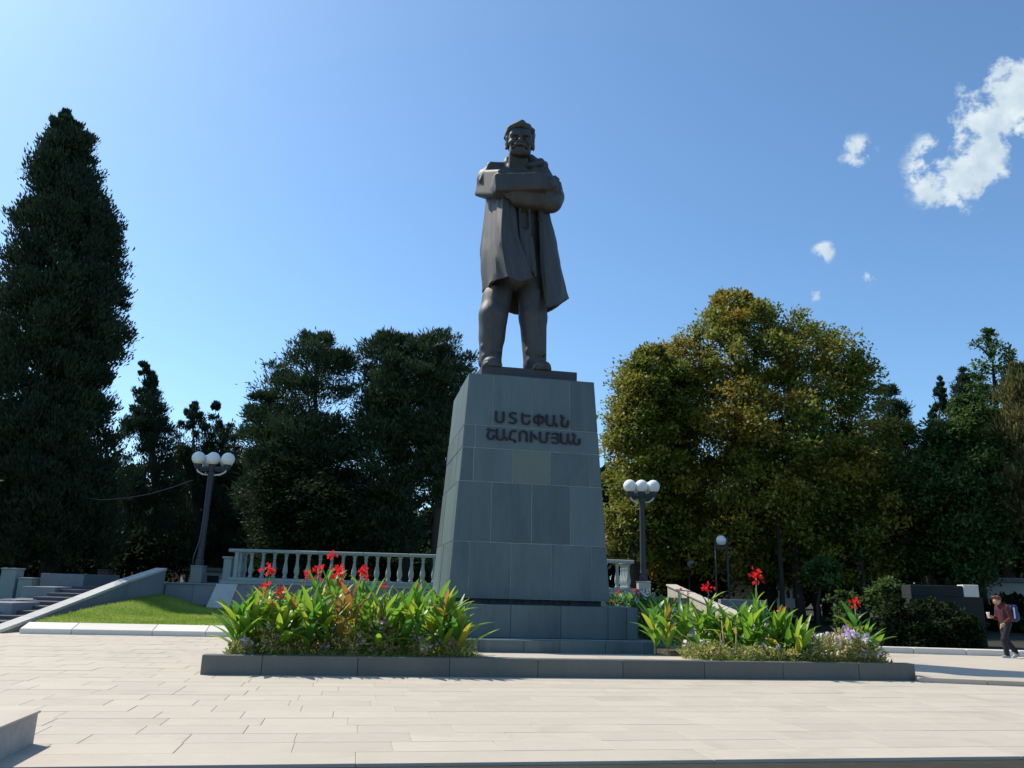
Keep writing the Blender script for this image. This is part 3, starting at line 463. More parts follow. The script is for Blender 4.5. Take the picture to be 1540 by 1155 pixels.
# shoulders and cape seams
B.cap((-1.05, .08, 6.45), (-1.28, .02, 6.35), .42, .40, .15); B.cap((.05, .10, 6.72), (.24, .06, 6.66), .38, .36, .12); B.box((.22, .05, 6.72), (.34, .42, .36), .10, rd=.12)
B.cap((-.62, -.10, 6.85), (-1.30, -.28, 6.68), .12, .12, .08); B.cap((-1.30, -.28, 6.68), (-1.60, -.20, 6.15), .10, .06, .06)
# near arm: upper arm coming forward, then forearm across the chest
B.cap((-1.22, .12, 6.40), (-1.02, -.66, 5.62), .36, .27, .10); B.box((-1.14, -.34, 5.98), (.68, .34, .42), .06, rd=.09, rot=((.34, -.855, -.39), (-.93, -.367, 0), (.143, -.363, .92)))
B.cap((-1.02, -.80, 5.66), (-.30, -1.04, 5.76), .29, .29, .10); B.box((-.48, -1.03, 5.74), (.80, .25, .285), .07, rd=.07, rot=((.985, -.10, .10), (.12, .99, 0), (-.10, 0, .99)))
B.cap((.20, -1.02, 5.86), (.34, -1.0, 5.88), .27, .29, .02)
for z, s in ((5.62, .0), (5.86, .03)): B.cap((-1.0, -1.12, z - .05), (-.2, -1.32 + s, z + .02), .03, .045, .05)
# far arm: shoulder, elbow out to the side, forearm tucked below
B.cap((.40, .04, 6.66), (.66, -.46, 5.74), .36, .37, .12); B.cap((.66, -.46, 5.74), (.56, -.66, 5.48), .36, .33, .1)
B.cap((.60, -.60, 5.50), (-.55, -.86, 5.36), .33, .26, .12); B.cap((.80, -.36, 5.82), (.70, -.50, 5.46), .20, .19, .1)
for a, b in (((.26, -.92, 5.28), (.78, -.70, 5.34)), ((.1, -.98, 5.48), (.72, -.84, 5.60)), ((.70, -.72, 5.3), (.90, -.42, 5.7))): B.cap(a, b, .035, .05, .05)
# hand over the far arm, five fingers
B.box((.52, -.98, 5.92), (.18, .11, .17), .07, rd=.08, rot=((.95, -.2, .22), (.2, .98, 0), (-.22, 0, .97)))
for i, (dz, ln) in enumerate(((.14, .24), (.05, .29), (-.05, .27), (-.13, .20))):
    p0 = Vector((.62, -.98, 5.89 + dz)); p1 = p0 + Vector((.16, .05, -.04)); p2 = p1 + Vector((.11, .17, -.07 - (ln - .2)))
    B.cap(p0, p1, .058, .054, .02); B.cap(p1, p2, .054, .042, .02)
B.cap((.44, -.98, 6.04), (.60, -1.04, 6.13), .06, .052, .03); B.cap((.60, -1.04, 6.13), (.73, -1.0, 6.08), .052, .042, .02)
# other hand tucked under, fingers showing at the inside of the near elbow
B.box((-.66, -.92, 5.38), (.14, .08, .13), .06, rd=.06)
for i in range(4): B.cap((-.74, -.96, 5.47 - i * .06), (-.92, -.94, 5.49 - i * .06), .04, .034, .015)
B.cap((-.60, -.96, 5.48), (-.68, -1.02, 5.56), .045, .036, .02)
# neck, collar
B.cap((-.36, .12, 6.3), (-.38, -.02, 7.25), .36, .30, .10)
B.cap((-.72, -.22, 6.62), (-.74, -.12, 7.05), .20, .10, .08); B.box((-.46, -.46, 6.82), (.30, .10, .30), .06, rd=.05, rot=((.98, .12, .1), (-.1, .93, .34), (-.05, -.34, .93)))
B.cap((.02, -.30, 6.60), (-.02, -.22, 7.12), .20, .14, .08); B.cap((-.02, -.25, 7.05), (.35, -.05, 7.02), .16, .18, .10); B.cap((-.10, -.50, 6.72), (.28, -.38, 6.95), .10, .14, .08)
B.cap((-.36, .38, 6.7), (-.36, .30, 7.15), .34, .26, .12)
body_me = B.mesh('body')
link('body', body_me, M_bronze, statue)
# head on its own finer grid; turned a little to the viewer and bowed
H = SDF((-.62, -.86, -.80), (.62, .80, .80), .017)
H.ell((0, .06, .14), (.42, .52, .50), .02); H.box((0, -.16, -.08), (.33, .34, .50), .10, rd=.14); H.ell((0, -.06, -.34), (.31, .36, .24), .10)
H.ell((0, -.36, -.50), (.14, .13, .10), .07); H.cap((-.26, -.44, .15), (.26, -.44, .15), .085, .085, .05)
H.cap((0, -.48, .12), (0, -.62, -.12), .055, .085, .04); H.ell((-.08, -.54, -.14), (.06, .07, .05), .03); H.ell((.08, -.54, -.14), (.06, .07, .05), .03)
for s_ in (-1, 1):
    H.ell((s_ * .17, -.58, .01), (.14, .17, .12), .03, sub=True); H.ell((s_ * .165, -.44, .005), (.085, .08, .06), .01)
    H.cap((s_ * .09, -.50, .035), (s_ * .24, -.47, .02), .025, .022, .015)
    H.ell((s_ * .26, -.38, -.12), (.13, .13, .10), .06); H.ell((s_ * .20, -.50, -.28), (.06, .08, .12), .05, sub=True)
    H.ell((s_ * .43, .04, -.02), (.055, .11, .16), .03); H.ell((s_ * .47, .0, -.01), (.03, .05, .08), .02, sub=True)
    H.cap((s_ * .05, -.52, .20), (s_ * .30, -.44, .18), .045, .03, .03)
H.cap((-.10, -.48, -.33), (.10, -.48, -.33), .06, .06, .03); H.ell((0, -.44, -.40), (.16, .10, .10), .05); H.cap((0, .10, -.3), (0, .16, -.70), .27, .27, .05)
HM = Matrix.Translation((-.40, -.38, 7.47)) @ Matrix.Rotation(R(-9), 4, 'Z') @ Matrix.Rotation(R(6), 4, 'X') @ Matrix.Diagonal((1.0, .97, .90, 1))
hd = link('head', H.mesh('head'), M_bronze, statue); hd.matrix_local = HM
G = SDF((-.66, -.86, -.62), (.66, .82, .92), .018)
G.ell((0, .12, .20), (.475, .56, .49), .02); G.box((0, -.62, -.14), (.37, .46, .50), .05, sub=True, rd=.06); G.box((0, .0, -.62), (.7, .7, .34), .05, sub=True, rd=.05)
random.seed(5)
for k in range(34):       # waves of hair swept back
    a = random.uniform(-1.15, 1.15); b0 = random.uniform(.05, 1.25)
    p = Vector((math.sin(a) * .43, -.30 * math.cos(a) * math.cos(b0 * .9) + .05, .25 + .38 * math.sin(b0) * abs(math.cos(a * .8)))); q = p + Vector((math.sin(a) * .05 + random.uniform(-.05, .05), .26, .06))
    G.cap(p, q, .075, .05, .03)
G.cap((-.32, -.32, .45), (.02, -.40, .60), .11, .13, .05); G.cap((.02, -.36, .58), (.36, -.26, .42), .13, .10, .05); G.cap((.0, -.22, .66), (.22, -.05, .66), .11, .13, .06); G.cap((-.34, -.2, .50), (-.44, .0, .25), .09, .09, .04)
for s_ in (-1, 1):
    G.cap((s_ * .40, -.12, .20), (s_ * .40, -.10, -.16), .06, .045, .03)
    G.cap((0, -.58, -.225), (s_ * .14, -.54, -.25), .062, .058, .03); G.cap((s_ * .14, -.54, -.25), (s_ * .25, -.46, -.33), .058, .025, .03)
hr = link('hair', G.mesh('hair'), M_bronze, statue); hr.matrix_local = HM
# long open coat: columns of points running down, smoothed, with thickness
cols = [ # (x,y,z) down
    [(-.50, -.66, 6.3), (-.42, -.78, 5.5), (-.28, -.86, 4.5), (.00, -.98, 3.7), (.20, -1.02, 3.18)],
    [(-.62, -.74, 6.3), (-.60, -.86, 5.5), (-.52, -.92, 4.5), (-.36, -1.02, 3.7), (-.22, -1.10, 3.02)],
    [(-.78, -.80, 6.3), (-.84, -.96, 5.5), (-.86, -1.06, 4.5), (-.76, -1.14, 3.8), (-.62, -1.22, 3.16)],
    [(-1.00, -.42, 6.3), (-1.06, -.50, 5.5), (-1.12, -.54, 4.5), (-1.14, -.60, 3.7), (-1.10, -.62, 2.90)],
    [(-1.20, -.04, 6.3), (-1.24, -.04, 5.5), (-1.32, -.02, 4.5), (-1.40, .0, 3.7), (-1.36, .0, 2.62)],
    [(-1.34, .34, 6.3), (-1.40, .42, 5.5), (-1.48, .50, 4.5), (-1.50, .55, 3.7), (-1.34, .60, 2.45)],
    [(-1.10, .52, 6.3), (-1.05, .56, 5.5), (-1.14, .78, 4.5), (-1.18, .90, 3.6), (-1.12, .98, 2.20)],
    [(-.36, .64, 6.4), (-.34, .66, 5.5), (-.34, .80, 4.5), (-.34, .92, 3.4), (-.34, 1.02, 1.90)],
    [(.40, .55, 6.4), (.38, .56, 5.5), (.50, .68, 4.5), (.66, .80, 3.5), (.72, .92, 2.05)],
    [(.66, .10, 6.4), (.68, .08, 5.5), (.92, .08, 4.6), (1.10, .06, 3.7), (1.34, .02, 2.60)],
    [(.62, -.35, 6.4), (.64, -.42, 5.5), (.86, -.48, 4.6), (1.02, -.50, 3.6), (1.20, -.52, 2.50)],
    [(.42, -.56, 6.4), (.44, -.64, 5.5), (.60, -.74, 4.6), (.64, -.82, 3.6), (.80, -.92, 2.28)],
    [(.34, -.54, 6.4), (.34, -.60, 5.5), (.44, -.66, 4.6), (.46, -.70, 3.6), (.60, -.74, 2.26)],
]
cols = [[(-4.65 + (x + 4.65) * (22.83 + y) / 22.83, y, -6.2 + (z + 6.2) * (22.83 + y) / 22.83) for x, y, z in c] for c in cols]
def crom(P, t):
    n = len(P) - 1; i = min(int(t), n - 1); f = t - i; p0, p1, p2, p3 = P[max(i - 1, 0)], P[i], P[i + 1], P[min(i + 2, n)]
    return .5 * ((2 * p1) + (p2 - p0) * f + (2 * p0 - 5 * p1 + 4 * p2 - p3) * f * f + (3 * p1 - p0 - 3 * p2 + p3) * f ** 3)
NT, NSUB = 40, 5
colp = [[crom([np.array(p) for p in c], t / NT * (len(c) - 1)) for t in range(NT + 1)] for c in cols]
grid = []
for i in range((len(cols) - 1) * NSUB + 1):
    s_ = i / NSUB; c0 = int(min(s_, len(cols) - 2)); f = s_ - c0
    ln = []
    for t in range(NT + 1):
        P = [c[t] for c in colp]
        cr = crom(P, s_); li = P[c0] * (1 - f) + P[c0 + 1] * f
        kf = .2 if c0 in (0, 1, 2, 3, 4) else .75
        p = li * (1 - kf) + cr * kf
        tt = t / NT; w = .045 * tt * (1 - 2 * abs(math.sin(s_ * 2.1 + 1.1 * math.sin(tt * 3)))) + .018 * (1 - 2 * abs(math.sin(s_ * 4.3 + tt * 5)))
        cen = np.array((-.3, 0, p[2])); dr = p - cen; dr /= np.linalg.norm(dr) + 1e-6
        ln.append(p + dr * w)
    grid.append(ln)
Gd = np.array(grid)                       # (i, t, 3)
ti = np.gradient(Gd, axis=0); tj = np.gradient(Gd, axis=1); nn = np.cross(ti, tj); nn /= np.linalg.norm(nn, axis=2, keepdims=True) + 1e-9
Inn = Gd + nn * .085
if ((Gd + nn * .1 - np.array((-.3, 0, 4)))[..., :2] ** 2).sum() > ((Gd - np.array((-.3, 0, 4)))[..., :2] ** 2).sum(): Inn = Gd - nn * .085
ni, nj = Gd.shape[:2]; V = np.concatenate([Gd.reshape(-1, 3), Inn.reshape(-1, 3)]); o = ni * nj; Fq = []
ix = lambda i, j: i * nj + j
for i in range(ni - 1):
    for j in range(nj - 1):
        Fq.append((ix(i, j), ix(i + 1, j), ix(i + 1, j + 1), ix(i, j + 1))); Fq.append((o + ix(i, j), o + ix(i, j + 1), o + ix(i + 1, j + 1), o + ix(i + 1, j)))
    Fq.append((ix(i, nj - 1), ix(i + 1, nj - 1), o + ix(i + 1, nj - 1), o + ix(i, nj - 1))); Fq.append((ix(i, 0), o + ix(i, 0), o + ix(i + 1, 0), ix(i + 1, 0)))
for j in range(nj - 1):
    Fq.append((ix(0, j), ix(0, j + 1), o + ix(0, j + 1), o + ix(0, j))); Fq.append((ix(ni - 1, j), o + ix(ni - 1, j), o + ix(ni - 1, j + 1), ix(ni - 1, j + 1)))
cme = np_mesh('coat', V, Fq); coat = link('coat', cme, M_bronze, statue)
bm = bmesh.new(); bm.from_mesh(cme); bmesh.ops.recalc_face_normals(bm, faces=bm.faces); bm.to_mesh(cme); bm.free()
cme.polygons.foreach_set('use_smooth', [True] * len(cme.polygons)); cme.set_sharp_from_angle(angle=R(20))

# ================================================================== PLANTER
plr = empty('planter', PM, 'long low dark green stone kerb planter of cannas round the pedestal', 'planter')
UL, UR, NF, NB, HK = -6.94, 6.05, -9.03, 3.2, .308
def kerbrun(x0, x1, y0, y1, along, seg=1.55, off=0):
    a0, a1 = (x0, x1) if along == 'u' else (y0, y1); s_ = a0; first = True
    while s_ < a1 - .05:
        e = min(s_ + (off if first and off else seg), a1)
        if a1 - e < .4: e = a1
        j = random.uniform(-.003, .003)
        if along == 'u': boxo('kerb_stone', s_ + .003, e - .003, y0 + j, y1, -.05, HK + j * .6, M_kerb, plr, .007)
        else: boxo('kerb_stone', x0, x1, s_ + .003, e - .003, -.05, HK + j * .6, M_kerb, plr, .007)
        s_ = e; first = False
kerbrun(UL, UR, NF, NF + .24, 'u', off=.95)
kerbrun(UL + .50, UL + .74, NF + .24, NB - .24, 'n'); kerbrun(UR - .80, UR - .56, NF + .24, NB - .24, 'n'); kerbrun(UL + .5, UR - .56, NB - .24, NB, 'u')
for q in range(4): boxo('platform_slab', -2.45 + q * 1.16, -2.45 + (q + 1) * 1.16 - .008, NF + .245, NF + 1.0, .0, HK - .004, M_pave, plr, .006)
for a_, b_ in ((UL + .745, -3.62), (3.62, UR - .805)): tag(boxo('soil', a_, b_, -5.5, NB - .26, -.02, .20, M_soil, plr, 0), kind='stuff')
tag(boxo('soil', -3.62, 3.62, 3.0, NB - .26, -.02, .20, M_soil, plr, 0), kind='stuff')
boxo('raised_soil', UL + .745, -2.46, NF + .25, -5.5, .18, .27, M_soil, plr, 0); boxo('raised_soil', 2.2, UR - .805, NF + .25, -5.5, .18, .27, M_soil, plr, 0)

# ---- leaf clumps as numpy arrays
def diamonds(P, Dn, Up, ln, wd, hue, fold=.0):
    """one leaf (4 verts) per point: P base, Dn direction, Up side vector"""
    n = len(P); S_ = np.cross(Dn, Up); S_ /= np.linalg.norm(S_, axis=1, keepdims=True) + 1e-9
    ln = np.asarray(ln).reshape(-1, 1) * np.ones((n, 1)); wd = np.asarray(wd).reshape(-1, 1) * np.ones((n, 1))
    nr = np.cross(S_, Dn)
    V = np.stack([P, P + Dn * ln * .5 + S_ * wd * .5 + nr * ln * fold, P + Dn * ln, P + Dn * ln * .5 - S_ * wd * .5 + nr * ln * fold], 1).reshape(-1, 3)
    F = np.arange(4 * n).reshape(-1, 4); return V, F, np.repeat(hue, 4)
def rdir(n):
    v = rng.normal(size=(n, 3)); return v / np.linalg.norm(v, axis=1, keepdims=True)
def nrm(v): return v / (np.linalg.norm(v, axis=1, keepdims=True) + 1e-9)

# ---- cannas: each leaf an object sharing a few meshes
def leaf_mesh(L_, Wd, droop, name='leaf'):
    V, F = [], []; n = 7
    for i in range(n + 1):
        t = i / n; w = Wd * .5 * (math.sin(PI * min(1, t ** .8 * .97 + .03))) ** .75 * (1 if t < .95 else .2)
        y = L_ * t * (1 - .15 * droop * t); z = L_ * (.10 * t - .55 * droop * t * t); tw = .12 * math.sin(5 * t)
        V += [(-w, y, z + w * .38 + w * tw), (0, y, z), (w, y, z + w * .38 - w * tw)]
    for i in range(n):
        a = i * 3; F += [(a, a + 1, a + 4, a + 3), (a + 1, a + 2, a + 5, a + 4)]
    return np_mesh(name, V, F, hue=np.zeros(len(V)), smooth=True)
LEAVES = [leaf_mesh(l, w, d) for l, w, d in ((.68, .115, .5), (.76, .14, .8), (.58, .105, .25), (.62, .14, 1.1), (.50, .09, .6), (.80, .125, .3))]
for me in LEAVES: me.materials.append(ML_canna)
DRY = [leaf_mesh(l, w, d) for l, w, d in ((.62, .13, .2), (.55, .10, .9), (.66, .12, .5))]
for me in DRY: me.materials.append(ML_cannay)
def petal_cluster(n, r, mt, name, petal=.09, hue0=0):
    P = rng.normal(size=(n, 3)) * np.array((r * .45, r * .45, r * .5)); D = nrm(P + rng.normal(size=(n, 3)) * r * .3 + np.array((0, 0, r * .3)))
    V, F, hu = diamonds(P, D, rdir(n), rng.uniform(petal * .8, petal * 1.4, n), petal, rng.random(n), .18)
    me = np_mesh(name, V, F, hue=hu, smooth=True); me.materials.append(mt); return me
REDS = [petal_cluster(22, .095, ML_red, 'flower', .082) for _ in range(4)]
def canna(u, n, zb, h, nl=9, flower=None, dry=False, label='', spread=1.0, group='cannas in the planter', sc=1.0):
    T = PM @ Matrix.Translation((u, n, zb)) @ Matrix.Rotation(random.uniform(0, 6.28), 4, 'Z')
    t = empty('canna_plant', T, label, 'canna', group)
    lean = Vector((random.uniform(-.08, .08), random.uniform(-.08, .08), 1))
    top = h * (1.0 if flower else .72)
    tubeo('stem', [(0, 0, -.05), lean * (top * .5), lean * top], [.020, .016, .009], M_drystem if dry == 'bare' else M_stem, t, 5)
    lib = DRY if dry else LEAVES
    if dry == 'bare': nl = 2
    if not dry: nl += 8; sc *= .88
    for k in range(nl):
        f = (k + .5) / nl; z = h * (.06 + .66 * f); az = k * 2.4 + random.uniform(-.4, .4)
        el = R(random.uniform(35, 55) + 28 * f); me = random.choice(lib)
        s_ = sc * (1.15 - .35 * f) * random.uniform(.85, 1.15)
        o = link('leaf', me, None, t, loc=lean * z, rot=(el, random.uniform(-.3, .3), az), scale=(s_ * spread, s_, s_))
    if flower is not None:
        fl = link('flower', random.choice(REDS), None, t, loc=lean * (top + .03), rot=(0, 0, random.uniform(0, 6)), scale=(flower * .78,) * 3)
    return t

random.seed(21)
# find the place on the bed for a picture column (survey): intersect with a row n = const in the monument frame
def u_at(px, n, z=.3):
    o = Vector((0, 0, EYE)); d = Fv + R2 * ((px - 770) / FPX) + U2 * ((577.5 - 985) / FPX)
    c = Vector((PCX, PCY, 0)); a = (n - (o - c).dot(PN)) / d.dot(PN); P = o + d * a; return (P - c).dot(PU)
sides = {'L': 'left', 'R': 'right'}
flowers_L = [(401, 860), (392, 885), (425, 893), (460, 866), (480, 860), (489, 838), (514, 864), (506, 858), (540, 860), (549, 866), (583, 884), (620, 882)]
def h_for(px, py, n, zb):
    o = Vector((0, 0, EYE)); d = Fv + R2 * ((px - 770) / FPX) + U2 * ((577.5 - py) / FPX)
    c = Vector((PCX, PCY, 0)); a = (n - (o - c).dot(PN)) / d.dot(PN); P = o + d * a; return (P - c).dot(PU), P.z - zb
labs_f = ['canna in the left bed with a {} red flower head{}']
posn = ['above its far left end', 'low at its left end', 'half faded, near its left end', 'slender, left of the yellow plant', 'fuller, left of the yellow plant', 'the tallest of the bed', 'ragged, right above the yellow plant', 'ragged, just behind the yellow plant', 'left of a close pair, right of the yellow plant', 'right of a close pair, right of the yellow plant', 'small and low, before the balusters', 'small, nearest the pedestal']
for i, (px, py) in enumerate(flowers_L):
    n = [-7.6, -8.3, -8.5, -7.6, -7.4, -7.0, -7.9, -7.6, -7.5, -7.3, -6.6, -6.3][i]; u, h = h_for(px, py, n, .27)
    fs = [1.25, .95, .95, .8, 1.1, .95, 1.35, 1.0, 1.15, .95, .7, .6][i]
    canna(u, n, .27, h, 8, fs, False, 'red flowering canna in left bed, ' + posn[i], sc=1.0)
# leafy plants without flowers, left bed
row1 = [(352, -8.5, .80), (374, -8.4, .88), (398, -8.1, .98), (420, -8.55, .72), (440, -8.2, 1.0), (462, -8.5, .92), (474, -7.9, 1.12), (553, -8.2, 1.02), (570, -8.5, .85), (592, -8.3, .92), (610, -8.5, 1.05), (628, -8.6, 1.14), (648, -8.3, 1.18), (664, -8.55, 1.16), (682, -8.4, .95), (690, -8.6, .62)]
desc1 = ['at the far left corner, leaves spilling over the kerb', 'second clump from the left corner', 'broad upright clump left of the low violet flowers', 'low clump at the kerb near the left end', 'upright clump beneath the low red flower', 'dense clump midway along the left half', 'tall clump just left of the yellow plant', 'clump just right of the yellow plant', 'low clump by the violet flowers right of the yellow plant', 'clump in the thin part of the bed right of centre', 'wide leaved clump spreading low to the left', 'tall clump with bright upright leaves', 'tallest leafy clump against the pale pedestal side', 'leafy clump before the pedestal front edge', 'dark clump reaching right across the plinth', 'low dark clump at the right end of the left bed']
for (px, n, h), d in zip(row1, desc1):
    canna(u_at(px, n), n, .27, h * 1.06, 13, None, False, 'leafy green canna, ' + d, group='leafy cannas in the left bed', sc=1.12)
row2 = [(384, -7.2, 1.1), (430, -7.0, 1.15), (500, -7.1, 1.2), (545, -7.1, 1.25), (590, -6.9, 1.2), (632, -6.9, 1.2), (660, -7.1, 1.1)]
ORD = 'first second third fourth fifth sixth seventh eighth ninth tenth eleventh twelfth thirteenth fourteenth fifteenth'.split()
for i, (px, n, h) in enumerate(row2): canna(u_at(px, n), n, .25, h, 10, None, False, ORD[i] + ' from the left of the green cannas in the back row of the left bed', group='back row cannas of the left bed')
# yellowing plant
for px, n, h, lb in ((508, -8.45, 1.18, 'dried brown and yellow canna, tallest of the withered pair in the left bed'), (522, -8.3, 1.22, 'yellow and orange withering canna, right one of the withered pair')):
    canna(u_at(px, n), n, .27, h, 11, None, True, lb, group='withered cannas', sc=1.1)
canna(u_at(488, -8.5), -8.5, .27, .95, 10, None, False, 'canna with yellow lower leaves left of the withered pair', group='leafy cannas in the left bed', sc=1.1)
# right bed
flowers_R = [(1059, 886, -7.4, 1.15, 'left of the two large flower heads'), (1133, 868, -7.6, 1.35, 'the tallest stem of the right bed'), (1178, 920, -8.2, .85, 'short stem before the bright building gap'), (1286, 908, -8.5, .95, 'lone stem at the far right end of the bed')]
for px, py, n, fs, d in flowers_R:
    u, h = h_for(px, py, n, .27); canna(u, n, .27, h, 7, fs, False, 'red flowering canna in right bed, ' + d)
row3 = [(985, -6.2, .98, 1), (1005, -6.6, 1.0, 1), (1030, -6.8, .88, 1), (1050, -7.4, .92, 1), (1078, -7.6, .90, 1), (1100, -7.9, .88, 1), (1112, -7.2, .98, 1), (1130, -8.0, .95, 1), (1148, -7.6, .95, 1), (1166, -8.2, .82, 1), (1184, -8.3, .72, 1), (1200, -8.6, .50, 1), (1300, -8.3, .48, 1)]
desc3 = ['behind the grass strip, left end of the right bed', 'with long leaves arching left over the grass strip', 'with a broad bright leaf pointing left', 'left of the bare dry stalks', 'between the bare dry stalks', 'bushy clump right of the dry stalks', 'tall clump behind the bushy middle ones', 'dense clump below the tallest red flower', 'broad clump right of the tallest red flower', 'clump in front of the short red flower', 'fan shaped low clump right of centre', 'small low clump before the gap in the bed', 'low clump at the foot of the last red flower']
for (px, n, h, _), d in zip(row3, desc3):
    canna(u_at(px, n), n, .26, h, 12, None, False, 'leafy green canna, ' + d, group='leafy cannas in the right bed', sc=1.12)
for px, n, h, lb in ((1084, -8.45, .70, 'bare dry canna stalk leaning left with a withered leaf, left of three'), (1091, -8.5, 1.02, 'bare upright dry canna stalk, tallest of three'), (1107, -8.5, .85, 'bare dry canna stalk with a hanging brown leaf, right of three')):
    canna(u_at(px, n), n, .27, h, 2, None, 'bare', lb, group='dry canna stalks', sc=.6)
# flowers behind the plinth and by the terrace
for px, py, n, fs, d in ((921, 909, 1.2, .9, 'low beside the pedestal'), (932, 893, 2.2, .9, 'on a thin stem before the right balusters'), (948, 890, 2.0, .7, 'right before the lamp base'), (960, 894, 1.6, .7, 'below the lamp base'), (1013, 907, .8, .8, 'before the grey retaining wall'), (1022, 888, 2.4, .6, 'left of two thin ones before the pale stair wall'), (1033, 892, 2.0, .6, 'right of two thin ones before the pale stair wall')):
    u, h = h_for(px, py, n, .2); canna(u, n, .2, max(h, .5), 6, fs, False, 'red flowering canna behind the plinth, ' + d, group='cannas behind the plinth')

# bushy small flowering plants
FV = [petal_cluster(6, .03, ML_violet, 'flower', .055) for _ in range(2)]; FP = [petal_cluster(6, .03, ML_palep, 'flower', .06) for _ in range(2)]
def bush(u, n, zb, r, h, label, group, nf=3, pale=.5, mt=None, leaf=.065, nleaf=330):
    T = PM @ Matrix.Translation((u, n, zb)); t = empty('bushy_plant', T, label, 'flowering plant', group)
    d = rdir(nleaf); rr = rng.uniform(.3, 1, nleaf)[:, None] ** .6; P = d * rr * np.array((r, r, h * .5)) + np.array((0, 0, h * .5)); P += rng.normal(size=P.shape) * .03
    V, F, hu = diamonds(P, nrm(d + rdir(nleaf) * .7 + np.array((0, 0, .4))), rdir(nleaf), rng.uniform(leaf * .7, leaf * 1.5, nleaf), leaf * .6, rng.random(nleaf), .1)
    link('foliage', np_mesh('foliage', V, F, hue=hu), mt or ML_low, t)
    bm = bmesh.new()
    for k in range(5):
        a = random.uniform(0, 6.28); add_tube(bm, [(0, 0, -.03), (math.cos(a) * r * .5, math.sin(a) * r * .5, h * .5), (math.cos(a) * r * .7, math.sin(a) * r * .7, h * .85)], .006, 4)
    bmesh_obj('stem', bm, M_drystem, t)
    for k in range(nf):
        a = random.uniform(-PI, 0) if k % 3 else random.uniform(0, PI); q = random.uniform(.5, .95)
        link('flower', random.choice(FP if random.random() < pale else FV), None, t, loc=(math.cos(a) * r * q, math.sin(a) * r * q, h * random.uniform(.5, 1.05)), rot=(random.uniform(0, 1), 0, random.uniform(0, 6)), scale=(random.uniform(1.0, 1.7),) * 3)
lowL = [(362, .30), (385, .42), (408, .52), (430, .40), (452, .48), (478, .40), (500, .34), (528, .50), (548, .62), (566, .66), (588, .50), (608, .44), (632, .38), (660, .34), (690, .36)]
for i, (px, h) in enumerate(lowL):
    bush(u_at(px, -8.5), -8.55 + random.uniform(-.08, .35), .26, random.uniform(.15, .26), h * random.uniform(.8, 1.2), ORD[i] + ' from the left of the low flowering plants along the left kerb', 'low flowering plants along the left kerb', nf=(2 if i % 3 else 3), pale=.45)
lowR = [(1046, .28), (1062, .34), (1080, .30), (1118, .26), (1140, .26), (1160, .22), (1180, .24), (1204, .28), (1224, .46), (1240, .50), (1258, .56), (1270, .66), (1284, .62), (1298, .44), (1310, .30)]
for i, (px, h) in enumerate(lowR):
    bush(u_at(px, -8.55), -8.55 + random.uniform(-.08, .1), .26, .26, h, ORD[i] + ' from the left of the low flowering plants along the right kerb', 'low flowering plants along the right kerb', nf=6 if px > 1250 else 1, pale=.75, mt=ML_low)
for (px, n, h), d in zip(((968, -1.8, 1.35), (980, -2.2, 1.25), (994, -2.6, 1.2), (1010, -3.4, 1.1), (975, -.5, 1.2), (940, 1.5, 1.25), (925, 1.2, 1.2)), ('hugging the plinth corner', 'next after the plinth corner', 'third out from the plinth corner', 'outermost, by the grass strip', 'behind the plinth corner', 'before the right balusters', 'just past the pedestal edge')):
    bush(u_at(px, n), n, .18, .36, h, 'leafy green bush with white flowers, ' + d, 'bushes beside the plinth', nf=5, pale=.8, mt=ML_bush, leaf=.11, nleaf=520)
# grass strip in front of the right bed, and low ground cover
def grass(name, pts, hgt, label, parent=None, mt=None, hj=.4):
    n = len(pts); D = nrm(np.stack([rng.normal(size=n) * hj, rng.normal(size=n) * hj, np.ones(n)], 1))
    pat = .5 + .25 * np.sin(pts[:, 0] * 1.7 + 2 * np.sin(pts[:, 1] * .9)) + .2 * np.sin(pts[:, 1] * 3.1 + pts[:, 0])
    V, F, hu = diamonds(pts, D, rdir(n), hgt * rng.uniform(.5, 1.4, n), hgt * .16, np.clip(pat * .7 + rng.random(n) * .5 - .1, 0, 1))
    o = link(name, np_mesh(name, V, F, hue=hu), mt or ML_grass, parent); tag(o, label, kind='stuff'); return o
def bedpts(u0, u1, n0, n1, z, n): return np.stack([rng.uniform(u0, u1, n), rng.uniform(n0, n1, n), np.full(n, z)], 1)
g = grass('grass_strip', bedpts(1.9, 3.4, -8.75, -8.0, .285, 7000), .07, 'short yellowish green grass at the left end of the right bed'); g.matrix_world = PM
boxo('turf', 2.22, 3.5, -8.78, -7.4, .26, .30, M_grass_soil, plr, .01)
n_ = 9000; pts = np.concatenate([bedpts(-6.65, -2.3, -8.75, -7.6, .26, n_ // 2), bedpts(3.0, 5.8, -8.75, -7.8, .26, n_ // 2), bedpts(2.9, 5.7, -6, 2.5, .2, n_ // 2), bedpts(-6.5, -3.7, -7, 2.5, .2, n_ // 2)])
g = grass('ground_cover', pts, .12, 'low tangled ground cover between the cannas', mt=ML_low, hj=1.0); g.matrix_world = PM

# ================================================================== ADDED LOW STEP RIGHT OF PLANTER
Ls = 20
for q in range(8):
    a = A0 + dv * (q * 1.2); b = A0 + dv * ((q + 1) * 1.2 - .008)
    P = [a, b, b + nv * .8, a + nv * .8]
    hexo('step_slab', [(p.x, p.y, .0) for p in P] + [(p.x, p.y, .085) for p in P], M_pave, stp, .006)
P = [A0 + nv * .81, A0 + dv * 9.6 + nv * .81, A0 + dv * 9.6 + nv * 8.5, pw(6.06, -1.2)]
hexo('upper_paving', [(p.x, p.y, -.005) for p in P] + [(p.x, p.y, q) for p, q in zip(P, (.081, .081, .006, .006))], M_pave, stp, 0)

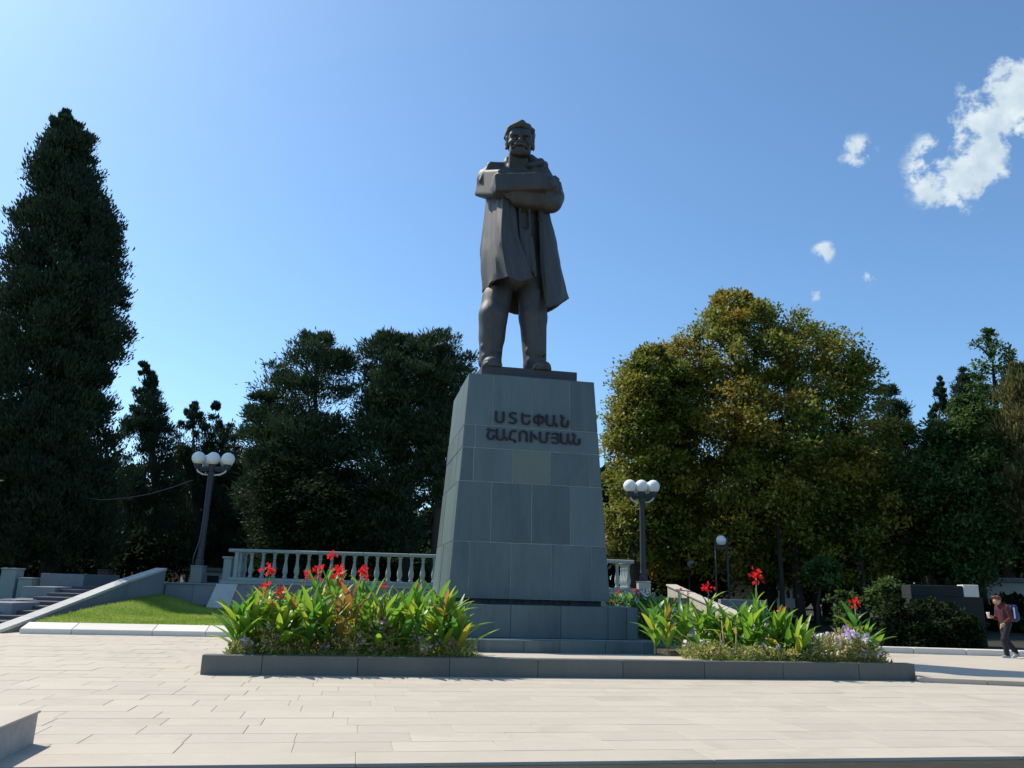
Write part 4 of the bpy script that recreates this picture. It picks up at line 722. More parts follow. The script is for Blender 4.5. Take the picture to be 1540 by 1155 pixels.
# granite block at bottom left
blk = empty('granite_block', PM, 'low square grey granite block at the bottom left corner of the plaza', 'stone block')
boxo('block', -10.5, -7.39, -17.2, -14.84, -.01, .262, mat('grey_granite', (.36, .34, .32), .75, var=.18, scale=10, bump=.3, stain=(.30, .28, .26)), blk, .006)
boxo('cap', -10.52, -7.375, -17.22, -14.825, .262, .284, M_pave, blk, .004)  # paler top layer added to make the block's top look sunlit

# ================================================================== LEFT: kerb, lawn, stairs, walls
lk = empty('lawn_kerb', PM, 'bright pale stone kerb along the lawn left of the planter', 'kerb')
u = -13.0
for q, Lx in enumerate((1.25, 2.0, 1.35, 1.9, 1.9, 1.9, 1.9)):
    hexo('kerb_stone', [(u + .005, .30, -.02), (u + Lx - .005, .30, -.02), (u + Lx - .005, .86, -.02), (u + .005, .86, -.02), (u + .005, .30, .13), (u + Lx - .005, .30, .13), (u + Lx - .005, .86, .27), (u + .005, .86, .27)], mat('kerb_pale_stone', (.66, .62, .55), .7, var=.08, scale=2, objvar=.08, bump=.1), lk, .012); u += Lx
lawn_v, lawn_f = [], []; NU, NV = 30, 24
for j in range(NV + 1):
    for i in range(NU + 1):
        a, b = i / NU, j / NV
        p0 = pw(-12.9 + a * 12.5, .87); xl = -13.0 + .65 * b; p1 = Vector((xl + a * 12.8, 29.6, 0))
        p = p0.lerp(p1, b); z = .25 + (.67 - .42 * sm((p.x + 12.4) / 2.2)) * b + .02 * math.sin(i * 1.1) * math.sin(j * .9); lawn_v.append((p.x, p.y, z))
for j in range(NV):
    for i in range(NU): k = j * (NU + 1) + i; lawn_f.append((k, k + 1, k + NU + 2, k + NU + 1))
tag(link('lawn', np_mesh('lawn', lawn_v, lawn_f, smooth=True), M_grass_soil), 'sloping green lawn left of the monument', kind='structure')
LV = np.array(lawn_v).reshape(NV + 1, NU + 1, 3); n_ = 60000
ii = rng.uniform(0, NU * .72, n_); jj = rng.uniform(0, NV, n_); i0 = ii.astype(int); j0 = jj.astype(int); fi = (ii - i0)[:, None]; fj = (jj - j0)[:, None]
pts = (LV[j0, i0] * (1 - fi) + LV[j0, i0 + 1] * fi) * (1 - fj) + (LV[np.minimum(j0 + 1, NV), i0] * (1 - fi) + LV[np.minimum(j0 + 1, NV), i0 + 1] * fi) * fj
grass('lawn_grass', pts, .07, 'short green grass blades on the sloping lawn')
# cheek wall of the left stairs
cw = empty('stair_wall', Matrix(), 'sloping grey stone stair wall rising beside the lawn', 'stair wall', 'sloping stair walls')
path = [(-13.03, 21.7, .10), (-13.04, 23.2, .36), (-13.0, 25.6, .83), (-12.75, 28.0, 1.40), (-12.30, 29.8, 1.85)]
for a, b in zip(path, path[1:]):
    t_ = .34
    hexo('wall_block', [(a[0] - t_, a[1], -.1), (a[0], a[1], -.1), (b[0], b[1] - .006, -.1), (b[0] - t_, b[1] - .006, -.1), (a[0] - t_, a[1], a[2] - .09), (a[0], a[1], a[2] - .09), (b[0], b[1] - .006, b[2] - .09), (b[0] - t_, b[1] - .006, b[2] - .09)], M_grey, cw, .01)
    hexo('coping', [(a[0] - t_ - .04, a[1], a[2] - .088), (a[0] + .04, a[1], a[2] - .088), (b[0] + .04, b[1] - .01, b[2] - .088), (b[0] - t_ - .04, b[1] - .01, b[2] - .088), (a[0] - t_ - .04, a[1], a[2]), (a[0] + .04, a[1], a[2]), (b[0] + .04, b[1] - .01, b[2]), (b[0] - t_ - .04, b[1] - .01, b[2])], M_white, cw, .01)
stairs = empty('stairs', Matrix(), 'shaded stone steps climbing behind the sloping wall at left', kind='structure')
for k in range(10):
    y0 = 22.2 + k * .76; boxo('step', -15.2, -13.4, y0, y0 + .9, -.1, .115 * (k + 1), M_dgrey, stairs, .01)
sb = empty('stepped_wall', Matrix(), 'stepped grey stone blocks flanking the far side of the left stairs', 'stepped wall')
for (x0, x1, y0, y1, zt) in ((-15.9, -14.3, 24.2, 25.6, .68), (-16.3, -15.05, 25.6, 28, .72), (-16.3, -15.2, 28, 30.2, 1.10), (-17.0, -15.42, 30.2, 33, 1.55), (-16.6, -14.6, 22.4, 24.2, .42)):
    boxo('wall_block', x0, x1, y0, y1 - .006, -.1, zt, M_grey, sb, .012)
for (x0, x1, zt, lb) in ((-18.34, -17.80, 1.70, 'taller pale square pillar at the left picture edge'), (-17.68, -17.18, 1.38, 'shorter pale square pillar right of the taller one')):
    p = empty('stone_pillar', (x0, 30, 0), lb, 'pillar', 'pale pillars by the left path'); boxo('shaft', 0, x1 - x0, 0, .5, 0, zt - .06, M_bal, p, .01); boxo('cap', -.03, x1 - x0 + .03, -.03, .53, zt - .058, zt, M_bal, p, .01)
lw = boxo('left_grass', -22, -15.6, 26.5, 29, -.1, .58, M_grass_soil, bev=.05); tag(lw, 'sunlit grass bank beyond the left stairs', kind='structure')
bn = empty('litter_bin', (-15.85, 32, 0), 'brown slatted litter bin beyond the left stairs', 'bin')
for k in range(6): boxo('slat', .02 + k * .065, .075 + k * .065, -.02, .0, 1.12, 1.72, M_wood, bn, .003)
boxo('bin_body', .0, .42, .004, .40, 1.0, 1.70, M_wood, bn, .01); boxo('rim', -.02, .44, -.03, .42, 1.722, 1.76, M_lamp, bn, .005)

# ================================================================== TERRACE, RETAINING WALL, BALUSTRADE
terr = boxo('terrace', -10.2, 5.3, 30.25, 40, -.1, 1.36, M_grey, bev=0); tag(terr, 'raised paved terrace behind the monument', kind='structure')
rw = empty('retaining_wall', Matrix(), 'low retaining wall of the terrace clad in reddish grey granite with pale mouldings', 'retaining wall')
boxo('moulding', -10.35, 5.0, 29.86, 30.6, 1.362, 1.47, M_bal, rw, .012); boxo('moulding', -10.10, 4.9, 30.0, 30.6, 1.473, 1.60, M_bal, rw, .012)
# inclined cladding: panels
def incl(x0, x1, name, mt, t0=.0):
    g = .006
    hexo(name, [(x0 + g - .0, 29.30 - t0, .35), (x1 - g, 29.30 - t0, .35), (x1 - g, 29.9, .35), (x0 + g, 29.9, .35), (x0 + g, 29.84 - t0, 1.355), (x1 - g, 29.84 - t0, 1.355), (x1 - g, 30.2, 1.355), (x0 + g, 30.2, 1.355)], mt, rw, .008)
x = -9.75
while x < 3.6: incl(x, min(x + .82, 3.7), 'granite_panel', M_gran); x += .82
g = .006; hexo('end_slab', [(-10.60, 29.22, .30), (-9.76, 29.22, .30), (-9.76, 29.9, .30), (-10.60, 29.9, .30), (-10.42, 29.80, 1.355), (-9.66, 29.80, 1.355), (-9.66, 30.2, 1.355), (-10.42, 30.2, 1.355)], M_white, rw, .01)
hexo('end_slab', [(3.72, 29.26, .30), (4.9, 29.26, .30), (4.9, 29.9, .30), (3.72, 29.9, .30), (3.72, 29.82, 1.355), (4.8, 29.82, 1.355), (4.8, 30.2, 1.355), (3.72, 30.2, 1.355)], M_grey, rw, .01)
wl = empty('garden_wall', Matrix(), 'low grey wall carrying the left lamp at the top of the lawn', 'wall')
for q in range(2): boxo('wall_block', -12.28 + q * 1.0, -12.28 + (q + 1) * 1.0 - .008 - (.08 if q else 0), 29.9, 30.5, .2, 1.30, M_grey, wl, .01)
boxo('coping', -12.29, -10.38, 29.86, 30.54, 1.303, 1.36, M_grey, wl, .01)
wr = empty('garden_wall', Matrix(), 'low grey-blue wall under the right lamp and pale stair wall', 'wall')
for q in range(2): boxo('wall_block', 4.92 + q * 1.1, 4.92 + (q + 1) * 1.1 - .008, 29.6, 30.1, -.05, 1.27, M_grey, wr, .01)
boxo('coping', 4.91, 7.12, 29.56, 30.14, 1.273, 1.33, M_grey, wr, .01)
# balustrade
BP = [(.062, 0), (.085, .02), (.085, .06), (.055, .09), (.075, .15), (.098, .24), (.095, .32), (.070, .45), (.052, .60), (.048, .68), (.066, .72), (.052, .76), (.060, .82), (.088, .86), (.088, .90)]
bmb = bmesh.new(); add_lathe(bmb, BP, 12)
for f in bmb.faces: f.smooth = True
BAL = bpy.data.meshes.new('baluster'); bmesh.ops.recalc_face_normals(bmb, faces=bmb.faces); bmb.to_mesh(BAL); bmb.free(); BAL.materials.append(M_bal)
bl = empty('balustrade', Matrix(), 'long pale stone balustrade along the terrace edge behind the pedestal', 'balustrade')
ZR = 1.60; x = -9.80; hb = .90
while x < 4.45: link('baluster', BAL, None, bl, loc=(x, 30.22, ZR)); x += .42
for q in range(5): link('baluster', BAL, None, bl, loc=(4.52, 30.22 + .42 * (q + .9), ZR))
for q in range(3): link('baluster', BAL, None, bl, loc=(-9.98, 30.5 + .42 * q, ZR))
for q in range(9): boxo('rail', -10.22 + q * 1.655, -10.22 + (q + 1) * 1.655 - .005, 30.06, 30.38, ZR + hb, ZR + hb + .115, M_bal, bl, .02)
boxo('rail', 4.36, 4.68, 30.385, 33, ZR + hb, ZR + hb + .115, M_bal, bl, .02); boxo('rail', -10.22, -9.9, 30.385, 32, ZR + hb, ZR + hb + .115, M_bal, bl, .02)
boxo('newel_post', -10.5, -10.2, 30.5, 30.8, 1.36, 2.26, M_bal, bl, .01); boxo('newel_post', -9.98, -9.80 - .04, 30.10, 30.34, ZR, ZR + hb, M_bal, bl, .01)
boxo('newel_cap', -10.55, -10.15, 30.45, 30.85, 2.262, 2.34, M_bal, bl, .01)
# right stair wall (sunlit)
cr_ = empty('stair_wall', Matrix(), 'sloping sunlit beige stone stair wall falling to the right behind the cannas', 'stair wall', 'sloping stair walls')
path = [(6.05, 31.0, 1.80), (6.75, 28.6, 1.28), (7.13, 27.0, 1.01), (8.29, 23.7, .22)]
M_beige = mat('beige_stone', (.50, .45, .38), .8, var=.1, scale=2, bump=.2)
for a, b in zip(path, path[1:]):
    hexo('wall_block', [(a[0], a[1], -.1), (a[0] + .3, a[1], -.1), (b[0] + .3, b[1] + .006, -.1), (b[0], b[1] + .006, -.1), (a[0], a[1], a[2] - .07), (a[0] + .3, a[1], a[2] - .07), (b[0] + .3, b[1] + .006, b[2] - .07), (b[0], b[1] + .006, b[2] - .07)], M_beige, cr_, .01)
    hexo('coping', [(a[0] - .05, a[1], a[2] - .068), (a[0] + .35, a[1], a[2] - .068), (b[0] + .35, b[1] + .01, b[2] - .068), (b[0] - .05, b[1] + .01, b[2] - .068), (a[0] - .05, a[1], a[2]), (a[0] + .35, a[1], a[2]), (b[0] + .35, b[1] + .01, b[2]), (b[0] - .05, b[1] + .01, b[2])], M_beige, cr_, .01)
gw = boxo('garden_wall', 8.3, 10.1, 32, 32.4, .3, 1.30, M_grey); tag(gw, 'short grey-blue wall beyond the right stair wall', 'wall')

# ================================================================== LAMPS
def sphere_me(r, name='globe'):
    bm = bmesh.new(); bmesh.ops.create_uvsphere(bm, u_segments=28, v_segments=16, radius=r); me = bpy.data.meshes.new(name)
    for f in bm.faces: f.smooth = True
    bm.to_mesh(me); bm.free(); me.materials.append(M_globe); return me
GL = sphere_me(.25)
def triple_lamp(x, y, zb, zbase, ztop, label, lean=0, base_w=.42, mtb=None, sp=.56, conduit=False):
    t = empty('street_lamp', (x, y, zb), label, 'street lamp', 'three-globe lamps')
    boxo('base', -base_w / 2, base_w / 2, -base_w / 2, base_w / 2, 0, zbase - zb, mtb or M_white, t, .015); hb_ = zbase - zb; ht = ztop - zb
    boxo('base_cap', -base_w / 2 - .02, base_w / 2 + .02, -base_w / 2 - .02, base_w / 2 + .02, hb_ + .001, hb_ + .05, mtb or M_white, t, .01)
    bm = bmesh.new(); add_lathe(bm, [(.16, hb_ + .05), (.16, hb_ + .22), (.12, hb_ + .30), (.135, hb_ + .34), (.115, hb_ + .45), (.10, ht - .65), (.13, ht - .62), (.13, ht - .55), (.10, ht - .5), (.105, ht - .30)], 8); bmesh_obj('post', bm, M_lamp, t)
    for k in (-1, 0, 1):
        bm = bmesh.new(); add_lathe(bm, [(.03, ht - .44), (.10, ht - .40), (.14, ht - .30), (.15, ht - .22), (.12, ht - .215)], 12, (k * sp, 0, 0)); bmesh_obj('cup', bm, M_lamp, t)
        link('globe', GL, None, t, loc=(k * sp, 0, ht))
    for s_ in (-1, 1):
        link('globe', GL, None, t, loc=(s_ * sp * .62, sp * .8, ht - .04)); bm = bmesh.new(); add_lathe(bm, [(.03, ht - .46), (.12, ht - .36), (.14, ht - .26), (.12, ht - .25)], 12, (s_ * sp * .62, sp * .8, 0)); bmesh_obj('cup', bm, M_lamp, t)
        tubeo('arm', [(s_ * .08, 0, ht - .42), (s_ * sp * .55, 0, ht - .46), (s_ * sp, 0, ht - .38)], .045, M_lamp, t)
        tubeo('bracket', [(s_ * .10, -.02, ht - .62), (s_ * sp * .6, -.03, ht - .60), (s_ * sp * .92, -.03, ht - .50), (s_ * sp * .98, -.03, ht - .40)], .035, M_ring, t)
    boxo('crossbar', -sp, sp, -.05, .05, ht - .40, ht - .30, M_lamp, t, .01)
    if lean: t.rotation_euler = (0, lean, 0)
    if conduit: tubeo('conduit', [(-.18, -.16, hb_ + .1), (-.20, -.14, hb_ + .35), (-.07, -.13, hb_ + .9), (-.03, -.13, hb_ + 1.7), (-.06, -.13, ht - .7)], .018, M_cable, t)
    return t
pL = at(293, 877, 30); pR = at(975, 893, 30)
triple_lamp(pL.x, 30.2, 1.36, 1.93, 5.93, 'dark lamp post with three white globes on the wall left of the balustrade', lean=.012, conduit=True, mtb=M_grey)
triple_lamp(pR.x - .04, 30.75, 1.34, 1.83, 5.42, 'dark lamp post with three white globes at the right end of the balustrade', lean=-.008, base_w=.46, mtb=M_beige, sp=.45)
def globe_lamp(x, y, zg, z0, label, twin=False, r=.22):
    t = empty('globe_lamp', (x, y, z0), label, 'globe lamp', 'single-globe path lamps'); h = zg - z0
    if twin:
        for s_ in (-1, 1): tubeo('pole', [(s_ * .25, 0, 0), (s_ * .25, 0, h + .05)], .035, M_lamp, t)
        boxo('yoke', -.215, .215, -.03, .03, h - r - .08, h - r - .02, M_lamp, t, .005)
    else: tubeo('pole', [(-.12, 0, 0), (-.12, 0, h - .1), (-.10, 0, h - r + .02), (0, 0, h - r - .02)], .035, M_lamp, t)
    bm = bmesh.new(); add_lathe(bm, [(.05, h - r - .06), (.09, h - r + .0), (.11, h - r + .04)], 10); bmesh_obj('cup', bm, M_lamp, t)
    link('globe', GL, None, t, loc=(0, 0, h), scale=(r / .25,) * 3)
globe_lamp(8.92, 34, 3.66, .2, 'white globe held between two thin dark poles under the chestnut', True, .215)
globe_lamp(8.56, 38, 2.80, .3, 'small white globe lamp on a bent pole left of the twin-pole lamp', False, .20)
globe_lamp(-19.5, 40, 2.66, 1.0, 'dim bluish globe lamp in the dark trees at left', False, .22)
wp = [at(*p) for p in ((290, 722, 30.2), (262, 732, 30.6), (225, 743, 31), (190, 749, 31.5), (155, 752, 32), (120, 748, 34))]
cb = tubeo('overhead_cable', wp, .014, M_cable); tag(cb, 'thin grey cable sagging from the left lamp post into the trees', 'cable')

# ================================================================== RIGHT SIDE
rk = empty('right_kerb', Matrix(), 'low pale kerb along the right edge of the plaza', 'kerb')
for q in range(6): boxo('kerb_stone', 10.2 + q * 1.5, 10.2 + (q + 1) * 1.5 - .01, 24.0 - q * .02, 24.35, -.02, .16, MATS['kerb_pale_stone'], rk, .012)
bw = empty('dark_wall', Matrix.Translation((13.05, 26.6, 0)) @ Matrix.Rotation(R(-12), 4, 'Z'), 'dark rendered wall with a top corner coloured as sunlit under the right trees', 'wall')
boxo('wall_body', 0, 2.1, 0, 1.2, 0, 1.62, M_wallD, bw, .01); boxo('wall_top', .0, 1.55, 0, 1.2, 1.623, 1.96, M_wallD, bw, .01)
boxo('sunlit_tone_corner', 1.56, 2.0, -.02, .6, 1.623, 2.0, MATS['pale_plaster'], bw, .01)  # pale plaster puts sunlight into the colour of this wall corner

# distant lit buildings glimpsed between trunks
def building(name, P, w, d, h, rot, mt, label, rows_, cols_, group='buildings glimpsed between the trunks'):
    b = empty(name, Matrix.Translation(P) @ Matrix.Rotation(rot, 4, 'Z'), label, 'building', group)
    boxo('wall', 0, w, 0, d, 0, h, mt, b, .02); boxo('roof', -.2, w + .2, -.2, d + .2, h + .002, h + .2, M_grey, b, .02)
    for i in range(cols_):
        for j in range(rows_):
            cx = (i + .5) * w / cols_; cz = (j + .55) * h / rows_; ww, hh = w / cols_ * .25, h / rows_ * .25
            f = boxo('window_frame', cx - ww, cx + ww, -.05, .02, cz - hh, cz + hh, M_white, b, .01); boxo('pane', cx - ww * .82, cx + ww * .82, -.065, -.052, cz - hh * .82, cz + hh * .82, M_glass, f, 0)
building('building', (13.2, 44, .1), 7.5, 3, 1.9, R(52), M_pale_build, 'pale building with small windows glimpsed between the right trunks', 2, 8)
building('building', (-39, 60, 1.0), 14, 5, 1.9, R(40), M_pale_build, 'white building strip behind the left trunks', 1, 7)
building('building', (-21.5, 50, 1.0), 3.0, 3, 1.25, R(55), M_cream_build, 'cream lit wall seen left of the lamp base', 1, 2)
building('building', (-17.9, 48, 1.0), 1.8, 2, .95, R(50), M_pale_build, 'small white hut left of the balustrade', 1, 1)
building('building', (24.5, 38, .3), 3.4, 3, 2.1, R(60), M_pale_build, 'pale pinkish wall behind the walking person', 1, 2)

# ================================================================== TREES
def quad_leaves(P, out, kind, size):
    n = len(P)
    if kind == 'broad':
        D = nrm(out * .6 + rdir(n) * .9 + np.array((0, 0, -.25))); return diamonds(P, D, nrm(out * .5 + np.array((0, 0, 1.)) + rdir(n) * .5), size * rng.uniform(.7, 1.3, n), size * .62, None if False else rng.random(n), -.08)
    if kind == 'pine':
        D = nrm(out * .8 + rdir(n) * .8 + np.array((0, 0, .45))); return diamonds(P, D, rdir(n), size * rng.uniform(.7, 1.3, n), size * .24, rng.random(n))
    D = nrm(out * .7 + rdir(n) * .45 + np.array((0, 0, .75))); return diamonds(P, D, rdir(n), size * rng.uniform(.6, 1.4, n), size * .34, rng.random(n), .05)
def tree(name, label, rows, Y, kind, mt, nclump=200, cr=.9, nleaf=120, size=.25, depth=1.0, cat='tree', group=None, z0=.2, base_px=None, bias=.55, trunk_r=.28, top_extra=0, limbs=14, zflat=.75, hue=None, dens_low=1.0, trunk_top=.85):
    """rows: (picture y, left x, right x) of the crown's outline, surveyed at distance Y"""
    pr = sorted([(at(a, y, Y).z, at(a, y, Y).x, at(b, y, Y).x) for y, a, b in rows]); zs = np.array([p[0] for p in pr]); xl = np.array([p[1] for p in pr]); xr = np.array([p[2] for p in pr])
    cw_ = np.maximum(xr - xl, .3)
    tz = np.linspace(zs[0], zs[-1], 200); w = np.interp(tz, zs, cw_) ** (.9 if kind == 'thuja' else 1.1) + (1.1 if kind == 'thuja' else .4); w *= np.interp(tz, [zs[0], zs[-1]], [dens_low, 1]); cdf = np.cumsum(w) / w.sum()
    z = np.interp(rng.random(nclump), cdf, tz); lo = np.interp(z, zs, xl); hi = np.interp(z, zs, xr); hwid = (hi - lo) / 2; mid = (hi + lo) / 2
    ph = rng.uniform(0, 2 * PI, nclump); rr = rng.random(nclump) ** bias
    crs = cr * (rng.uniform(.4, 1.0, nclump) if kind == 'thuja' else rng.uniform(.55, 1.25, nclump)) * np.clip(hwid / (cr * 2.4), .22 if kind == 'thuja' else .35, 1); rx = np.maximum(hwid - crs * (.35 if kind == 'broad' else .55), .05) * rr * (rng.uniform(.85, 1.05, nclump) if kind == 'thuja' else 1)
    C = np.stack([mid + np.cos(ph) * rx, Y + np.sin(ph) * rx * depth, z - crs * .3], 1)
    n = nclump * nleaf; ci = np.repeat(np.arange(nclump), nleaf); d = rdir(n)
    d[:, 2] = np.where((d[:, 2] < -.2) & (rng.random(n) < .45), -d[:, 2], d[:, 2])
    q = np.minimum(rng.random(n) ** .5 * rng.uniform(.75, 1.15, n) + (rng.random(n) < .06) * rng.uniform(.1, .3 if kind == 'thuja' else .55, n), 1.5)
    asp = rng.uniform(.75, 1.3, (nclump, 3)) * np.array((1, 1, zflat)); rel = d * q[:, None] * crs[ci][:, None] * asp[ci]
    if kind == 'thuja': rel[:, 2] += np.abs(rel[:, 0] + rel[:, 1]) * .35
    P = C[ci] + rel
    loose = rng.random(n) < (.16 if kind == 'broad' else .05)                                        # leaves on the twigs between the clumps
    cj = rng.integers(0, nclump, n); mixf = rng.random(n)[:, None] * .8; P = np.where(loose[:, None], P * (1 - mixf) + C[cj] * mixf, P)
    near = np.linalg.norm(P - C[ci], axis=1) < cr * 4; P = np.where(near[:, None], P, C[ci] + rel)
    ax = np.stack([mid[ci], np.full(n, Y), P[:, 2] - 1.5], 1); out = nrm(nrm(rel) * .7 + nrm(P - ax) * .8)
    V, F, hu = quad_leaves(P, out, kind, size)
    # neighbours on one branch share their tone
    ch = rng.random(nclump); hu = np.clip(.55 * np.repeat(ch[ci], 4) + .45 * hu, 0, 1)
    if hue is not None: hu = np.clip(hu + hue(np.repeat(P, 4, 0)), 0, 1)
    bx = (mid[np.argmin(z)] if base_px is None else at(base_px, 900, Y).x)
    z0 = gz(bx, Y) + .03
    t = empty(name, (bx, Y, z0), label, cat, group)
    me = np_mesh('crown', V - np.array((bx, Y, z0)), F, hue=hu); link('crown', me, mt, t)
    bm = bmesh.new(); zt = zs[-1] - (zs[-1] - zs[0]) * (1 - trunk_top) - z0; mx = float(np.interp(zt + z0, zs, (xl + xr) / 2)) - bx
    tp = [Vector((0, 0, -.3)), Vector((.03 * zt * .2 + mx * .15, .1, zt * .35)), Vector((mx * .6, -.1, zt * .7)), Vector((mx, 0, zt))]
    add_tube(bm, tp, [trunk_r * 1.25, trunk_r, trunk_r * .6, trunk_r * .12], 8)
    order = rng.permutation(nclump)[:limbs]
    for i in order:
        c_ = Vector(C[i]) - Vector((bx, Y, z0)); f = min(.95, max(.15, (c_.z - (Vector((c_.x, c_.y)).length) * .45) / max(zt, .1)))
        s_ = tp[0].lerp(tp[3], f); s_.z = max(s_.z, .6); m_ = s_.lerp(c_, .5) + Vector((0, 0, .15)); add_tube(bm, [s_, m_, c_], [trunk_r * .38 * (1.1 - f), trunk_r * .22, trunk_r * .06], 5)
    bmesh_obj('trunk', bm, M_bark, t, smooth=True)
    return t

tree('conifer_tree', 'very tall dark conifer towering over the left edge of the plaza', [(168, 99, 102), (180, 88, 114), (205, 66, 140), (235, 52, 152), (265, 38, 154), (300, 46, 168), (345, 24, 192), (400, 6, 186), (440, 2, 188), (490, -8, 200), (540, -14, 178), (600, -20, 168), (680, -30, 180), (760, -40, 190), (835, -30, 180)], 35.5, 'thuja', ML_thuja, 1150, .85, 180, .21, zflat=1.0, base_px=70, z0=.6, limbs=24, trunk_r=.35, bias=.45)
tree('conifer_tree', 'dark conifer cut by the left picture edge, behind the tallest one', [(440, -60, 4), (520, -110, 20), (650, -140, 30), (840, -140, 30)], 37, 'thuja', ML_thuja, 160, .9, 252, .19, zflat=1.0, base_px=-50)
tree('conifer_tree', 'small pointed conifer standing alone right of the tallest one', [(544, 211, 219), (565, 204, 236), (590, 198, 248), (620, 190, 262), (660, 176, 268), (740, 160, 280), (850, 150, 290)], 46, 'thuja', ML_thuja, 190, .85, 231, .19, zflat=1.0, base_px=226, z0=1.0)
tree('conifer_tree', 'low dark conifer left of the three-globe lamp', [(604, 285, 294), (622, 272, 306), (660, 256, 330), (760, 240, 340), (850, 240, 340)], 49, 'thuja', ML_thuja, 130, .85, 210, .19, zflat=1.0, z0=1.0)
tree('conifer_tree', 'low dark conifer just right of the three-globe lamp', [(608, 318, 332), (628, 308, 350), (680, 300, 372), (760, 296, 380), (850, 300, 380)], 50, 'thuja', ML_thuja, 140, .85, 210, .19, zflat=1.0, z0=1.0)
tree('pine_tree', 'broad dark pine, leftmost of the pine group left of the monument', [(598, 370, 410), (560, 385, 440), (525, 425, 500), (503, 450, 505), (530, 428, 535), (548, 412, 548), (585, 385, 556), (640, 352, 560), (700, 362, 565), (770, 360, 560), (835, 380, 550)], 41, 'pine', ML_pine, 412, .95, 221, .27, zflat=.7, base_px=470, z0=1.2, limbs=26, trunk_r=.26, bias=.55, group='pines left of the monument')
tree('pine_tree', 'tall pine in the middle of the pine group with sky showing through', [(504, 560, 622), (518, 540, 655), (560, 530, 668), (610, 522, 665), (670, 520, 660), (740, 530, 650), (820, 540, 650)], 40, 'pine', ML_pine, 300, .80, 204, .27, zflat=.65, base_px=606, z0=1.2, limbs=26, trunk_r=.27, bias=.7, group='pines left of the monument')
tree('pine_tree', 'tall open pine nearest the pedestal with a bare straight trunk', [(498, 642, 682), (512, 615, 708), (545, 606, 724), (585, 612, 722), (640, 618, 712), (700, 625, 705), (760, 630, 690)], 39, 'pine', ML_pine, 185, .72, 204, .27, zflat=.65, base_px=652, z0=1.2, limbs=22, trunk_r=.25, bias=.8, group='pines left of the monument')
tree('leafy_tree', 'leafy tree cut by the left picture edge, shading the stairs', [(560, -190, -120), (620, -260, -60), (720, -290, -25), (800, -280, -30)], 28.5, 'broad', ML_broad, 130, .8, 110, .24, z0=.1, trunk_r=.16)
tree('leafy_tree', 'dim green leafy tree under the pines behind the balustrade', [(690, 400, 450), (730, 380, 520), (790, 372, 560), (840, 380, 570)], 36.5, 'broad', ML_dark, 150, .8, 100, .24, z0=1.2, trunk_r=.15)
chest_h = lambda P: .16 * np.sin(P[:, 0] * .9 + 1) * np.sin(P[:, 2] * 1.1) - .10 * np.clip((P[:, 0] - 12) / 6, 0, 1) 
tree('chestnut_tree', 'huge round chestnut with leaves turning yellow-brown, right of the monument', [(437, 1085, 1118), (452, 1068, 1145), (475, 1052, 1212), (500, 1022, 1248), (522, 992, 1288), (545, 962, 1302), (575, 935, 1312), (610, 922, 1340), (660, 910, 1366), (720, 908, 1375), (780, 915, 1380), (830, 935, 1370), (862, 980, 1340)], 40, 'broad', ML_chest, 900, .85, 190, .21, depth=.8, base_px=1150, z0=.6, limbs=34, trunk_r=.45, bias=.40, hue=chest_h)
tree('leafy_tree', 'yellow-green tree leaning out between the pedestal and the chestnut', [(517, 950, 982), (532, 936, 1020), (560, 920, 1050), (590, 905, 1060), (640, 900, 1050), (720, 905, 1040), (800, 900, 1010), (842, 905, 1000)], 37.5, 'broad', ML_chest, 230, .75, 180, .20, base_px=950, z0=1.2, bias=.5, hue=lambda P: -.12 + 0 * P[:, 0])
tree('pine_tree', 'small round-topped pine peeping out right behind the chestnut', [(582, 1322, 1346), (600, 1308, 1362), (640, 1310, 1375), (720, 1300, 1380)], 52, 'pine', ML_pine, 87, .9, 187, .27, zflat=.7, z0=.5)
tree('conifer_tree', 'slender conifer spire between the chestnut and the right trees', [(570, 1411, 1416), (590, 1404, 1424), (625, 1396, 1430), (680, 1370, 1440), (760, 1360, 1440), (850, 1350, 1440)], 46, 'thuja', ML_thuja, 130, .8, 210, .19, zflat=1.0, z0=.4)
tree('conifer_tree', 'sparse pointed tree, highest top at the right edge', [(494, 1476, 1490), (508, 1462, 1512), (530, 1466, 1520), (550, 1455, 1525), (600, 1450, 1540), (700, 1440, 1550)], 44, 'broad', ML_broad, 75, .6, 70, .22, z0=.4, bias=.8, limbs=20)
tree('conifer_tree', 'olive brown seeding conifer at the right picture edge', [(552, 1515, 1545), (580, 1492, 1575), (640, 1478, 1600), (720, 1475, 1620), (800, 1490, 1620)], 35, 'thuja', ML_olive, 150, .8, 130, .26, zflat=1.0, z0=.3)
tree('leafy_tree', 'dense mid green leafy tree at right beside the olive conifer', [(600, 1432, 1470), (625, 1400, 1500), (670, 1372, 1510), (720, 1350, 1512), (780, 1352, 1505), (840, 1370, 1500), (872, 1385, 1490)], 36, 'broad', ML_broad, 250, .8, 180, .20, base_px=1450, z0=.3, bias=.5)
tree('pine_tree', 'green pine top behind the leafy tree at right', [(556, 1438, 1462), (575, 1430, 1482), (620, 1425, 1500), (700, 1420, 1510)], 48, 'pine', ML_pine, 87, .9, 187, .27, zflat=.7, z0=.4)
tree('shrub', 'young green shrub lit under the chestnut', [(836, 1222, 1250), (846, 1212, 1262), (862, 1208, 1266), (880, 1216, 1262)], 33, 'broad', ML_broad, 26, .45, 70, .20, cat='shrub', z0=.4, trunk_r=.06, base_px=1228)
tree('shrub', 'dim shrub with pale leaves right of the chestnut trunk', [(890, 1250, 1290), (905, 1240, 1300), (940, 1240, 1310)], 30, 'broad', ML_broad, 16, .40, 60, .16, cat='shrub', z0=.2, trunk_r=.05)
